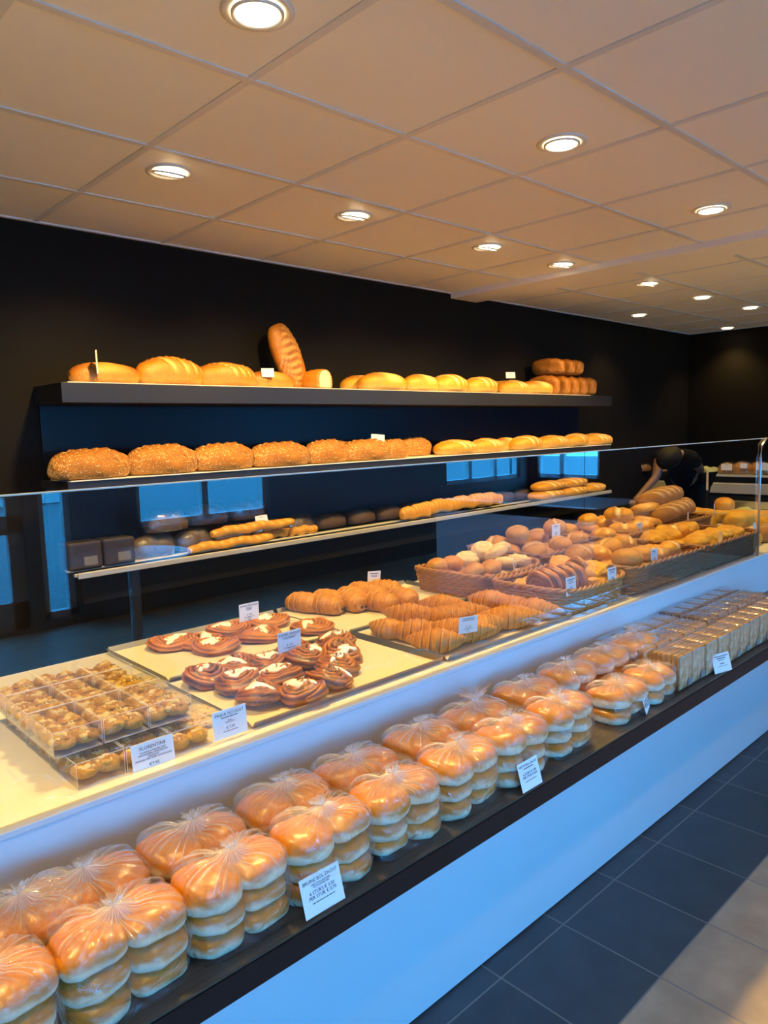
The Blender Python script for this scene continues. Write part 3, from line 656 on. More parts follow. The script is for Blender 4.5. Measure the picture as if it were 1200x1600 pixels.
proto('seed_bar_loaf', simple('seed_topped_loaf', c_cheese, a=.11, b=.06, c=.05, nz=.006, nsc=30, seed=60, ex=.4, mask=bake_mask))
proto('filled_roll', simple('filled_green_roll', lettuce, a=.075, b=.036, c=.026, nz=.010, nsc=30, seed=63, ex=.8))
def cluster(seed):
    def f():
        r_ = random.Random(seed); V, F, C = [], [], []
        for k in range(19):
            a, rr = r_.uniform(0, 6.28), .0155*math.sqrt(r_.random()); z = .006+.012*r_.random()*(1-rr/.022)
            v, f_, c = blob(r_.uniform(.0055, .0085), r_.uniform(.0035, .0055), r_.uniform(.003, .0045), nu=8, nv=9, ex=.8, flat=.9, nz=.0015, nsc=160, seed=k)
            E3 = Matrix.Rotation(r_.uniform(0, 6.28), 3, 'Z') @ Matrix.Rotation(r_.uniform(-.7, .7), 3, 'X') @ Matrix.Rotation(r_.uniform(-.5, .5), 3, 'Y')
            b0 = len(V); sh_ = r_.choice([0, 0, .5, .9]); dk = r_.choice([0, 0, .2, .8])
            V += [E3 @ q + Vector((rr*math.cos(a), rr*math.sin(a), z)) for q in v]; F += [tuple(i+b0 for i in q) for q in f_]; C += [[sh_*(dk < .5), dk, 0]]*len(v)
        v, f_, c = blob(.019, .018, .010, nu=14, nv=16, ex=.8, flat=.8, nz=.004, nsc=70, seed=seed); b0 = len(V)
        V += v; F += [tuple(i+b0 for i in q) for q in f_]; C += [[0, .6, 0]]*len(v)
        return mesh_obj('nut_florentine', V, F, c_cookie, None, True, C)
    return f
proto('cookie', cluster(70)); proto('cookie_b', cluster(71))
def bun_shape(x, y, z, n): return 0, [0, 0, 0]
def bun_mask(p, n, m_):
    t = p.z/.05 + .16*fbm(p, 20, 4); pale = smooth01(.52, .28, t)
    return [pale, .6*smooth01(.75, 1.0, t)*(.6+fbm(p, 12, 6)), 0]
proto('bun', simple('soft_bun', c_bun, a=.050, b=.056, c=.031, nu=30, nv=32, nz=.007, nsc=12, seed=80, ex=.5, flat=.6, mask=bun_mask))
proto('bun_b', simple('soft_bun', c_bun, a=.050, b=.055, c=.032, nu=30, nv=32, nz=.008, nsc=13, seed=85, ex=.55, flat=.55, mask=bun_mask))

# ------------------------------------------------------------------ price cards
def text_mesh(body, size, name, mat, parent, M4, align='CENTER'):
    cu = bpy.data.curves.new(name, 'FONT'); cu.body = body; cu.size = size; cu.align_x = align; cu.extrude = .00012; cu.resolution_u = 2; cu.space_line = .95
    to = bpy.data.objects.new(name, cu); COL.objects.link(to); dg = bpy.context.evaluated_depsgraph_get(); me = bpy.data.meshes.new_from_object(to.evaluated_get(dg)); bpy.data.objects.remove(to)
    me.materials.clear(); me.materials.append(mat); me.transform(M4)
    o = bpy.data.objects.new(name, me); link(o, parent)
    if parent is not None: KIDS.setdefault(parent.name, []).append(o.name)
    return o
def card(p, rz, lines, label, w_=.075, h=.055, lean=.2, roll=0, base=True, mark=False):
    """card standing with its lower edge centre at p, facing -y before rz; lines = [(text, size, y from top)]"""
    r = empty('price_card', p, rz); r.rotation_euler = (-lean, roll, rz); tag(r, label, 'price card')
    mb = MB(); mb.box(-w_/2, w_/2, 0, .0009, 0, h); c = mb.build('card_face', card_m, r)
    bevel(c, .0025*w_/.075, 3)
    R = Matrix.Rotation(PI/2, 4, 'X')
    if lines:
        for (tx, sz, yy) in lines:
            if tx[0] == '#':        # line of print too small to read: a broken ink stroke
                mk = MB(); wd = float(tx[1:]); x = -wd/2
                while x < wd/2:
                    l = min(.004+.004*((x*977) % 1), wd/2-x); mk.box(x, x+l, -.0005, -.0003, h-yy, h-yy+sz*.6); x += l+.0012
                mk.build('lettering', ink_m, c); continue
            text_mesh(tx, sz, 'lettering', ink_m, c, Matrix.Translation((0, -.0004, h-yy)) @ R)
    if mark:     # small outlined ring mark at the card's foot
        mk = MB(); mk.tube([(.0038*math.cos(2*PI*k/14), -.0004, .006+.0038*math.sin(2*PI*k/14)) for k in range(14)], .0004, 4, closed=True); mk.build('ring_mark', ink_m, c)
    if base:
        mb = MB(); mb.box(-.012, .012, -.003, .006, -.0015, .004); mb.build('clip_foot', box_m, r)
    return r
T_ = .075
def std(title, sub, price, foot='ALLERGENEN: ZIE ACHTERZIJDE', ts=.0085, n=1):
    L_ = [(title, ts, .010), (sub, .0042, .0155)]
    L_ += [(price, .0072, .038), (foot, .0030, .0435)]
    return L_
# ------------------------------------------------------------------ baking trays on the counter
def tray(x0, x1, y0, y1, z, label, rz=0, lip=.014, rims='LRFB'):
    cx, cy = (x0+x1)/2, (y0+y1)/2
    r = empty('baking_tray', (cx, cy, z), rz); tag(r, label, 'baking tray'); w2, d2 = (x1-x0)/2, (y1-y0)/2
    mb = MB(); mb.box(-w2, w2, -d2, d2, 0, .0015); k = .009; t = .0015
    def lipq(a, b2, n):
        a, b2, n = Vector(a), Vector(b2), Vector(n); u = Vector((0, 0, 1))
        p = [a, b2, b2+n*k+u*lip, a+n*k+u*lip]; q = [v+u*t-n*t for v in p]
        mb.add(p+q, [(0, 1, 2, 3), (7, 6, 5, 4), (3, 2, 6, 7), (0, 4, 5, 1), (0, 3, 7, 4), (1, 5, 6, 2)])
    if 'F' in rims: lipq((-w2, -d2, 0), (w2, -d2, 0), (0, -1, 0))
    if 'B' in rims: lipq((w2, d2, 0), (-w2, d2, 0), (0, 1, 0))
    if 'L' in rims: lipq((-w2, d2, 0), (-w2, -d2, 0), (-1, 0, 0))
    if 'R' in rims: lipq((w2, -d2, 0), (w2, d2, 0), (1, 0, 0))
    mb.build('tray_pan', alu_dark, r)
    n = 24; m_ = 16; V = []; r_ = random.Random(int(x0*100))
    for i in range(n+1):
        for j in range(m_+1):
            x, y = -w2+.004+(2*w2-.008)*i/n, -d2+.004+(2*d2-.008)*j/m_
            V.append((x, y, .0022+.0012*max(0, fbm((x, y, 0), 12, 3))))
    mesh_obj('baking_paper', V, [(i*(m_+1)+j, (i+1)*(m_+1)+j, (i+1)*(m_+1)+j+1, i*(m_+1)+j+1) for i in range(n) for j in range(m_)], paper_m, r)
    return r
tray(.775, 1.345, 1.232, 1.592, ZT, 'aluminium baking tray holding the cinnamon knots, behind the nougat card', rims='LFR')
tray(.79, 1.345, 1.622, 1.972, ZT, 'aluminium baking tray behind, holding the coffee swirls', rims='LFB')
tray(1.362, 1.935, 1.225, 1.59, ZT, 'aluminium baking tray full of croissants', rims='LFR')
tray(1.362, 1.96, 1.615, 1.975, ZT, 'aluminium baking tray with the chocolate rolls, beside the back edge', rims='FBR')
ZTR = ZT+.004
def rz(): return rng.uniform(0, 2*PI)
# coffee swirls (pixel of the pastry's centre)
CS = [((341, 1003), 0, 'front left coffee swirl with a white icing arc, nearest the empty part of the tray'), ((405, 985), 1, 'coffee swirl with white icing under the standing price card'), ((489, 975), 2, 'largest coffee swirl with a broad white icing patch, right of its row'),
      ((318, 990), 3, 'coffee swirl at the far left end of the back tray, half behind its neighbour'), ((362, 975), 1, 'coffee swirl hidden behind the left price card'), ((425, 965), 0, 'coffee swirl with thin icing streaks near the back rim, beside the first chocolate roll'), ((290, 995), 2, 'plain-edged coffee swirl peeking out leftmost on the back tray')]
spots = [(1.008, 1.765), (1.150, 1.765), (1.30, 1.72), (1.00, 1.845), (1.12, 1.895), (1.26, 1.875), (.935, 1.89)]
for (px, v, lb), (x, y) in zip(CS, spots):
    put('coffee_swirl%d' % v, (x, y, ZTR), rz(), lb, 'pastry', 'iced coffee swirls on the back tray', s=1.0)
KN = [(.845, 1.535, 0), (.875, 1.445, 1), (.86, 1.335, 2), (.935, 1.275, 3), (1.025, 1.30, 4), (.955, 1.385, 0), (.99, 1.50, 1), (1.08, 1.45, 2), (1.105, 1.365, 3), (1.175, 1.44, 4), (1.11, 1.535, 0), (1.235, 1.515, 1), (.93, 1.545, 2)]
KL = ['dark cinnamon knot at the left corner of its tray, small and unglazed on top', 'dark cinnamon knot with a long white icing bar, second row left', 'cinnamon knot just behind the pinda nougat card', 'round cinnamon knot with icing at the front rim, nearest the camera', 'cinnamon knot with icing at the front rim, second from the left', 'cinnamon knot in the middle of the left group, mostly covered by icing', 'cinnamon knot just below the grey price card', 'cinnamon knot with white icing right of the grey price card, half hidden', 'cinnamon knot with a star of icing at the right of the front group', 'upright cinnamon knot leaning at the right side of the heap', 'cinnamon knot at the back of the heap, beside the card', 'separate dark cinnamon knot with two white icing drips, rightmost on the tray', 'cinnamon knot at the back rim left of the grey card']
for i, ((x, y, v), lb) in enumerate(zip(KN, KL)):
    put('knot%d' % v, (x, y, ZTR + .005 + (.006 if i in (5, 7) else 0)), rz(), lb, 'pastry', 'iced cinnamon knots on the front tray', s=1.0 if i != 9 else 1.08, rx=(.3 if i == 9 else rng.uniform(-.16, .16)), ry=rng.uniform(-.16, .16))
CR = [(1.44, 1.93, 2.6), (1.52, 1.90, 2.5), (1.60, 1.87, 2.4), (1.47, 1.85, 2.7), (1.555, 1.82, 2.3), (1.68, 1.90, 2.6), (1.66, 1.82, 2.2), (1.715, 1.83, 2.9), (1.61, 1.735, 2.6), (1.70, 1.72, 2.3)]
CRL = ['leftmost chocolate roll in the back row beside the coffee swirls', 'second chocolate roll from the left in the back row', 'third chocolate roll in the back row', 'leftmost chocolate roll in the second row', 'chocolate roll in the middle of the second row', 'chocolate roll at the back, just left of the tall price card', 'chocolate roll in front of the tall price card, left one', 'chocolate roll with visible chocolate ends lying on top right under the price card', 'chocolate roll next to the open paper, in front of the others', 'chocolate roll touching the first croissant']
for i, ((x, y, a), lb) in enumerate(zip(CR, CRL)):
    put('chocolate_roll', (x, y, ZTR + (.012 if i == 7 else 0)), a-PI/2+.75, lb, 'pastry', 'chocolate rolls', s=1.05)
CO = [((634, 962), -.9), ((685, 948), -.95), ((727, 962), -.7), ((766, 948), -1.15), ((800, 950), -1.1), ((848, 958), -1.3), ((606, 985), -1.2), ((650, 990), -.8), ((697, 974), -.75), ((770, 985), -.5), ((815, 968), -1.2), ((690, 1008), -.85), ((738, 1002), -1.0), ((775, 1000), -.9), ((825, 978), -1.0)]
COL_ = ['the one below the chocolate rolls, fat and pale underneath', 'highest one, alone against the empty paper', 'just above the price card', 'right of the card in the back row', 'back row, second from the right', 'rightmost, in the tray corner', 'smallest, leftmost beside the dark knot', 'left one of the front row', 'in the centre, left of the price card', 'right beside the price card', 'second from the right in the middle row', 'largest, at the front rim', 'under the price card', 'right of the card at the front rim', 'front row, rightmost by the rim']
for i, ((px, a), lb) in enumerate(zip(CO, COL_)):
    p = on_z(px[0], px[1], ZTR+.022); p.y = min(1.55, max(p.y, 1.295)); p.x = min(p.x, 1.875)
    put('croissant' if i % 2 == 0 else 'croissant_b', (p.x, p.y, ZTR+.001+(.012 if i in (3, 8, 12) else 0)), a, 'golden ridged croissant, '+lb, 'croissant', 'croissants on the tray', s=.9 if i != 6 else .8)

# ------------------------------------------------------------------ florentine boxes
BW, BD, BH = .085, .128, .046
def cbox_build():
    r = empty('clear_box')
    w2, d2 = BW/2, BD/2; V = [(x, y, z) for x in (-w2, w2) for y in (-d2, d2) for z in (0, BH)]
    o = mesh_obj('box_shell', V, [(0, 1, 3, 2), (4, 6, 7, 5), (0, 4, 5, 1), (2, 3, 7, 6), (1, 5, 7, 3)], box_m, r, False)
    mb = MB()
    for (p, q) in [((-w2, -d2, BH), (w2, -d2, BH)), ((-w2, d2, BH), (w2, d2, BH)), ((-w2, -d2, BH), (-w2, d2, BH)), ((w2, -d2, BH), (w2, d2, BH)), ((-w2, -d2, 0), (-w2, -d2, BH)), ((w2, -d2, 0), (w2, -d2, BH)), ((-w2, -d2, .0005), (w2, -d2, .0005))]: mb.tube([p, q], .0005, 4)
    mb.build('box_edge', plain('plastic_edge', (.72, .72, .70), .2), r)
    mb = MB(); mb.box(-w2+.001, w2-.001, -d2+.001, d2-.001, .0004, .0016); mb.build('base_card', plain('box_base_card', (.42, .38, .33), .4), r)
    text_mesh('BITES', .013, 'lettering', ink_m, r, Matrix.Translation((0, -.040, BH+.0008)) @ Matrix.Scale(1.15, 4, (1, 0, 0)))
    return r
PROTO['clear_box'] = [cbox_build, None]
rowN = ['front', 'middle', 'back']; colN = ['left', 'centre', 'right']
def fill(cx, cy, z, where, small=False):
    r_ = random.Random(int(cx*1000+cy*77)); k = 0
    names = ['front left', 'front right', 'middle left', 'middle right', 'back left', 'back right']
    for j in range(3):
        for i in range(2):
            put('cookie' if r_.random() < .5 else 'cookie_b', (cx-.020+.040*i, cy-.041+.041*j, z+.004+.006*r_.random()), r_.uniform(0, 6), '%s nut florentine, %s' % (names[k], where), 'cookie', 'nut florentines in the %s' % where, s=r_.uniform(1.14, 1.28)); k += 1
for j in range(3):
    for i in range(3):
        cx, cy = .421+BW/2+.0885*i, 1.232+BD/2+.132*j
        lb = 'clear box of nut florentines on the worktop, %s row, %s' % (rowN[j], colN[i])
        put('clear_box', (cx, cy, ZT+.0005), .02, lb, 'box', 'boxes of florentines'); fill(cx, cy, ZT+.0015, 'lower %s box, %s column' % (rowN[j], colN[i]))
for j in range(3):
    for i in range(3):
        cx, cy = .402+BW/2+.0885*i, 1.275+BD/2+.132*j
        lb = 'clear box of nut florentines stacked on top, %s row, %s' % (rowN[j], colN[i])
        put('clear_box', (cx, cy, ZT+.0005+BH+.002), .0, lb, 'box', 'boxes of florentines'); fill(cx, cy, ZT+.0015+BH+.002, 'upper %s box, %s column' % (rowN[j], colN[i]))
# flat nougat slabs in clear film
def nougat():
    def f(): pass
    V, F, C = blob(.040, .062, .009, nu=28, nv=28, ex=.25, flat=.8, nz=.003, nsc=60, seed=90)
    o = mesh_obj('nougat_slab', V, F, c_nougat, None, True, C)
    mb = MB(); mb.box(-.042, .042, -.064, .064, .0003, .0165); mb.build('clear_wrap', box_m, o)
    text_mesh('BITES', .013, 'lettering', ink_m, o, Matrix.Translation((0, -.045, .0175)))
    return o
proto('nougat', nougat)
for (x, y, lb) in [(.725, 1.63, 'flat pale nougat slab behind the others, against the back tray'), (.718, 1.495, 'flat pale nougat slab in the middle of the three'), (.722, 1.36, 'flat pale nougat slab nearest its price card')]:
    put('nougat', (x, y, ZT), .02, lb, 'nougat', 'wrapped nougat slabs')
card(on_y(243, 1205, 1.222)*1.0, .0, [('FLORENTINE', .0088, .013), ('HONING CARAMEL MET\nSINAASAPPEL, AMANDELEN\nKROKANT\nOMHULD MET PURE CHOCOLADE', .0046, .0195), ('€7,95', .0085, .045), ('#.045', .002, .052)], 'white FLORENTINE price card in front of the clear cookie boxes', .082, .058, .12)
card(on_y(362, 1150, 1.222), 0, [('PINDA NOUGAT', .0086, .012), ('#.038', .003, .0165), ('PINDA\nHAZELNOOT', .0036, .024), ('€ 7,95', .0075, .039), ('#.034', .002, .044)], 'white PINDA NOUGAT price card at the glass beside the knot tray', .076, .056, .1)
BAR4 = [('#.040', .0055, .010), ('#.030', .0028, .0155), ('#.026', .0028, .020), ('#.012', .0055, .036), ('#.028', .002, .0405)]
BAR3 = [('#.030', .005, .010), ('#.020', .0026, .016), ('#.014', .005, .036), ('#.024', .002, .041)]
BAR2 = [('#.018', .004, .010), ('#.012', .0035, .030)]
def card_px(cx, cy_b, Y, w_, h, lines, label, lean=.1, roll=0, mark=True, rzv=0):
    p = on_y(cx, cy_b, Y); r = card(p, rzv, lines, label, w_, h, lean, roll, base=False, mark=mark)
    ln = max(.004, p.z-ZT-.006); pk = MB(); pk.tube([(0, .0012, .006), (0, .0016, -ln)], .0011, 6); pk.build('pick', box_m, r); return r
# ------------------------------------------------------------------ wicker baskets
def basket(name, w2, d2, h, mat, rnd=.03, rows=8, seed=0, flare=.012, dip=0.0):
    def f():
        r = empty(name)
        def loop(s_, n=132):
            a, b2 = w2-flare*(1-s_), d2-flare*(1-s_); R = min(rnd, b2-.001); P = []
            segs = [((a-R, -b2+R), -PI/2), ((a-R, b2-R), 0), ((-a+R, b2-R), PI/2), ((-a+R, -b2+R), PI)]
            for (c, a0) in segs:
                for k in range(9): an = a0+PI/2*k/8; P.append((c[0]+R*math.cos(an), c[1]+R*math.sin(an)))
            P.append(P[0]); L_ = [0]
            for i in range(1, len(P)): L_.append(L_[-1]+math.dist(P[i], P[i-1]))
            out = []; j = 0
            for i in range(n):
                s2 = L_[-1]*i/n
                while L_[j+1] < s2: j += 1
                t = (s2-L_[j])/max(1e-9, L_[j+1]-L_[j]); x = P[j][0]*(1-t)+P[j+1][0]*t; y = P[j][1]*(1-t)+P[j+1][1]*t
                tx, ty = P[j+1][0]-P[j][0], P[j+1][1]-P[j][1]; l = math.hypot(tx, ty); out.append((x, y, ty/l, -tx/l))
            return out
        n = 132; mb = MB(); V0 = 0
        def zdip(x): return -dip*(1-min(1, abs(x)/w2)**2)
        for k in range(rows):
            s_ = (k+.5)/rows; lp = loop(s_, n); zz = .004+(h-.006)*s_
            amp = .0034; pts = [(x+nx*amp*math.sin(PI*i/2+PI*k), y+ny*amp*math.sin(PI*i/2+PI*k), zz+zdip(x)*s_) for i, (x, y, nx, ny) in enumerate(lp)]
            mb.tube(pts, (h/rows)*.44, 6, closed=True)
        lp0, lp1 = loop(0, n), loop(1, n)
        for i in range(0, n, 4):
            x0, y0, _, _ = lp0[i]; x1, y1, _, _ = lp1[i]; mb.tube([(x0, y0, 0), (x1, y1, h+zdip(x1))], .0026, 5)
        att = None
        o = mb.build('woven_wall', mat, r)
        mb = MB(); lp = loop(1, n)
        for ph in (0, PI):
            pts = [(x+nx*.0045*math.cos(i*PI/3.0+ph), y+ny*.0045*math.cos(i*PI/3.0+ph), h+zdip(x)+.0045*math.sin(i*PI/3.0+ph)) for i, (x, y, nx, ny) in enumerate(lp)]
            mb.tube(pts, .0056, 6, closed=True)
        mb.build('braided_rim', mat, r)
        mb = MB(); lp = loop(0, n); b0 = [(x, y, .003) for x, y, _, _ in lp]; mb.add(b0+[(x, y, .0005) for x, y, _, _ in lp], [tuple(range(n)), tuple(range(2*n-1, n-1, -1))]); mb.build('basket_base', mat, r)
        return r
    return f
PROTO['bk_light'] = [basket('wicker_basket', .205, .165, .085, wick_l, .07, 8, dip=.012), None]
PROTO['bk_light2'] = [basket('wicker_basket', .215, .150, .088, wick_l, .075, 8, dip=.012), None]
PROTO['bk_dark'] = [basket('wicker_basket', .288, .195, .098, wick_d, .02, 9), None]
PROTO['bk_dark_s'] = [basket('wicker_basket', .262, .185, .095, wick_d, .02, 9), None]
put('bk_light2', (2.105, 1.375, ZT), .02, 'light wicker basket in front holding almond spirals and crumble pastries', 'basket', 'light oval wicker baskets')
put('bk_light', (2.11, 1.735, ZT), .03, 'light wicker basket behind holding floury swirl rolls, beside the empty tray', 'basket', 'light oval wicker baskets')
put('bk_dark', (2.60, 1.405, ZT), 0, 'dark wicker basket at the glass, left one of the long front pair', 'basket', 'dark wicker baskets')
put('bk_dark', (3.185, 1.405, ZT), 0, 'dark wicker basket at the glass, right one with cheese rolls', 'basket', 'dark wicker baskets')
put('bk_dark_s', (2.60, 1.80, ZT), 0, 'dark wicker basket in the back row with round brown rolls', 'basket', 'dark wicker baskets')
put('bk_dark_s', (3.135, 1.80, ZT), 0, 'dark wicker basket in the back row with oval and kaiser rolls', 'basket', 'dark wicker baskets')
put('bk_dark_s', (3.67, 1.80, ZT), 0, 'dark wicker basket at the far end of the back row with dark country loaves', 'basket', 'dark wicker baskets')
DEP = ['front', 'second', 'third', 'back']
def pile(kinds, cx, cy, w2, d2, z0, nx, ny, layers, what, where, group, cat='bread roll', step=.045, jit=.008, seed=0, s=1.0, tilt=.35, mound=True):
    r_ = random.Random(seed)
    for l in range(layers):
        n1, n2 = (nx, ny) if l == 0 else (max(1, nx-l), max(1, ny-l)) if mound else (nx, ny)
        for j in range(n2):
            for i in range(n1):
                fx = 0 if n1 == 1 else (-1+2*i/(n1-1))*(1-.35*l/(layers)); fy = 0 if n2 == 1 else (-1+2*j/(n2-1))*(1-.35*l/layers)
                kd = kinds[r_.randrange(len(kinds))] if not callable(kinds) else kinds(i, j, l, r_)
                lay = ['bottom layer', 'upper layer', 'topmost layer'][l]
                od = ['first', 'second', 'third', 'fourth', 'fifth', 'sixth', 'seventh', 'eighth', 'ninth'][i]
                nm = PROTO_NAME.get(kd, what)
                put(kd, (cx+fx*w2+r_.uniform(-jit, jit), cy+fy*d2+r_.uniform(-jit, jit), z0+step*l+r_.uniform(0, .006)), r_.uniform(0, 6.28), '%s %s, %s, %s, %s row' % (nm, where, lay, od, DEP[min(3, j)] if n2 > 1 else 'one'), cat, group, s=s*r_.uniform(.94, 1.06), rx=r_.uniform(-tilt, tilt)*(.4 if l == 0 else 1), ry=r_.uniform(-tilt, tilt)*(.4 if l == 0 else 1))
PROTO_NAME = {'floury_roll': 'white floury swirl roll', 'yellow_roll': 'small yellow soft roll', 'round_roll': 'round brown roll', 'kaiser_roll': 'star-cut kaiser roll', 'oval_roll': 'smooth oval golden roll', 'cheese_roll': 'rough cheese-topped roll', 'dark_roll': 'dark multigrain roll', 'pointed_roll': 'pointed golden roll', 'crumble_pastry': 'almond crumble pastry'}
# first light basket: yellow rolls at left, floury ones at right
pile(lambda i, j, l, r_: 'yellow_roll' if i < 2 else 'floury_roll', 2.11, 1.735, .155, .105, ZT+.030, 5, 3, 2, '', 'in the back light basket', 'rolls in the back light basket', seed=5, s=1.02, step=.038)
for k, (x, y) in enumerate([(2.19, 1.70), (2.26, 1.74), (2.22, 1.80)]): put('floury_roll', (x, y, ZT+.105), rz(), 'white floury swirl roll crowning the right end of its light basket, %s' % ['nearest', 'rightmost', 'farthest'][k], 'bread roll', 'rolls in the back light basket', rx=.5)
# front light basket: almond spirals standing like slices, then crumble pastries
for i in range(9):
    put('almond_spiral' if i % 2 else 'almond_spiral_b', (1.965+.024*i, 1.36, ZT+.070), 0, 'round almond spiral standing on edge in the front light basket, %s of nine' % ['leftmost', 'second', 'third', 'fourth', 'middle', 'sixth', 'seventh', 'eighth', 'last'][i], 'pastry', 'almond spirals on edge in the front light basket', ry=PI/2-.25+.02*i)
put('almond_spiral_b', (2.205, 1.375, ZT+.075), 0, 'tall almond spiral facing sideways behind the left basket card', 'pastry', 'almond spirals on edge in the front light basket', ry=PI/2+.2, s=1.1)
pile(['crumble_pastry'], 2.255, 1.39, .035, .085, ZT+.045, 2, 3, 2, '', 'right end of front light basket', 'crumble pastries', 'pastry', seed=8, step=.035)
pile(['crumble_pastry'], 2.08, 1.44, .08, .02, ZT+.045, 3, 1, 1, '', 'behind the almond spirals', 'crumble pastries', 'pastry', seed=9)
# back row baskets
pile(['round_roll'], 2.58, 1.79, .18, .11, ZT+.030, 4, 3, 3, '', 'in the left dark back basket', 'round rolls in the left dark back basket', seed=11, step=.050, s=1.02)
pile(['oval_roll', 'kaiser_roll', 'oval_roll'], 3.13, 1.79, .19, .11, ZT+.030, 4, 3, 3, '', 'in the middle dark back basket', 'rolls in the middle dark back basket', seed=12, step=.050, s=1.05)
pile(['pointed_roll', 'dark_roll'], 3.60, 1.83, .15, .09, ZT+.030, 3, 3, 3, '', 'in the far dark back basket', 'rolls in the far dark back basket', seed=13, step=.050, s=1.1)
for k, (x, y, z, a) in enumerate([(3.70, 1.72, .10, -.5), (3.80, 1.76, .10, -.3), (3.72, 1.80, .17, -.6), (3.84, 1.86, .15, .2)]):
    put('country_loaf', (x, y, ZT+z), a, 'dark scored country loaf at the far end, %s' % ['nearest the rim', 'second along the rim', 'lying on top of two others', 'rearmost of them'][k], 'bread', 'dark country loaves in the far basket', ry=-.25)
# front row dark baskets
pile(['kaiser_roll', 'round_roll', 'oval_roll', 'dark_roll'], 2.60, 1.40, .20, .115, ZT+.028, 5, 3, 2, '', 'in the left dark front basket', 'mixed rolls in the left dark front basket', seed=15, step=.048, s=1.08)
pile(['cheese_roll', 'cheese_roll', 'oval_roll'], 3.18, 1.40, .20, .115, ZT+.028, 5, 3, 2, '', 'in the right dark front basket', 'cheese rolls in the right dark front basket', seed=16, step=.046, s=1.06)
# beyond the baskets
for k, (x, y, z, a) in enumerate([(3.62, 1.49, 0, .1), (3.86, 1.47, 0, .1), (3.63, 1.33, 0, .05), (3.86, 1.31, 0, 0), (3.74, 1.40, .078, .1)]):
    put('seed_bar_loaf' if k != 3 else 'country_loaf', (x, y, ZT+z), a, 'golden seed-topped loaf beyond the right dark basket, %s' % ['back left', 'back right', 'front left', 'darkest and scored', 'lying on top'][k], 'bread', 'seed-topped loaves at the counter end')
for k, (x, y) in enumerate([(4.12, 1.9), (4.14, 1.74), (4.16, 1.58), (4.2, 1.42), (4.36, 1.86), (4.38, 1.7), (4.4, 1.54)]):
    put('cheese_roll' if k < 4 else 'seed_bar_loaf', (x, y, ZT+.012), .4*k, 'golden cheese roll behind the low glass divider, %s' % ['at the back edge', 'second from the back', 'third from the back', 'nearest the glass', 'far row back', 'far row middle', 'far row front'][k], 'bread roll', 'cheese rolls behind the divider', s=1.3 if k < 4 else .9)
put('oval_roll', (4.20, 1.66, ZT+.10), .3, 'single large golden roll crowning the pile at the counter end, with a narrow card', 'bread roll', None, s=1.35)
tray(4.02, 4.72, 1.3, 1.97, ZT, 'shallow metal tray under the cheese rolls at the counter end')
for k in range(14):
    x = 4.92+.22*(k % 3); y = 1.05+.21*(k//3)
    put('filled_roll', (x, y, ZT-.095+.05), .5+.3*(k % 4), 'pale green filled roll on the chilled deck, %s of the %s row' % (['left', 'middle', 'right'][k % 3], ['nearest', 'second', 'third', 'fourth', 'farthest'][k//3]), 'filled roll', 'filled rolls on the chilled deck', s=1.25)
mb = MB(); mb.box(4.82, 5.56, .95, 2.1, ZT-.098, ZT-.052); tag(mb.build('salad_tray', plain('salad_tray_white', (.7, .7, .66), .4)), 'white serving tray under the green filled rolls', 'tray')

# ------------------------------------------------------------------ counter price cards
card_px(453, 1017, 1.475, .072, .052, [('KANEEL KNOOP', .0088, .0105), ('ROOMBOTERBLADERDEEG\nKANEEL SUIKER RASP', .0036, .0160), ('€ 1,95', .0068, .0375), ('#.034', .002, .0425)], 'grey-looking KANEEL KNOOP price card standing behind the cinnamon knots', roll=0, lean=0)
card_px(390, 969, 1.82, .068, .052, [('KOFFIE BROODJE', .0078, .0095), ('ROOMBOTER\nBLADERDEEG\nROZIJNEN', .0034, .0145), ('€ 1,95', .0064, .0365), ('#.032', .002, .0415)], 'KOFFIE BROODJE price card standing among the coffee swirls', lean=0)
card_px(584, 914, 1.90, .062, .050, BAR4, 'tilted chocolate roll price card against the black background', lean=0, roll=.1)
card_px(731, 989, 1.243, .060, .047, [('CROISSANT', .0075, .0085), ('ROOMBOTERCROISSANT', .0034, .0125), ('€ 1,50', .0062, .031), ('#.03', .002, .0355)], 'bluish CROISSANT price card in the middle of the croissant tray', lean=-.1, rzv=-.3)
card_px(893, 930, 1.228, .056, .058, BAR4, 'white price card on the light basket rim left of the glass seam', lean=.05)
card_px(957, 911, 1.222, .056, .054, BAR4, 'white price card on the light basket rim right of the glass seam', lean=.05)
card_px(1023, 884, 1.225, .05, .062, BAR3, 'upright narrow price card on the left dark front basket', lean=.05)
card_px(1126, 851, 1.225, .03, .058, BAR2, 'thin price card seen almost edge-on in the cheese rolls', rzv=.95, lean=.05)
card_px(869, 838, 1.72, .062, .052, BAR3, 'price card on the round rolls in the left dark back basket', lean=0)
card_px(999, 835, 1.64, .060, .056, BAR3, 'price card on the oval rolls left of the dark country loaves', lean=0)
card_px(804, 894, 1.585, .045, .055, BAR2, 'small bluish card leaning on the floury swirl rolls', rzv=.6, roll=-.25)
card_px(1075, 817, 1.62, .045, .055, BAR2, 'narrow card at the rim beside the dark country loaves', lean=0, rzv=.3)
card_px(1116, 806, 1.55, .045, .062, BAR2, 'narrow card behind the far basket, seen through the divider glass', lean=0, rzv=.3)
card_px(1180, 830, 1.30, .04, .04, None, 'small bluish card beyond the right dark basket', mark=False)
card_px(1105, 766, 1.66, .035, .10, BAR2, 'tall narrow card stuck in the single crowning roll', lean=0, rzv=.7, mark=False)
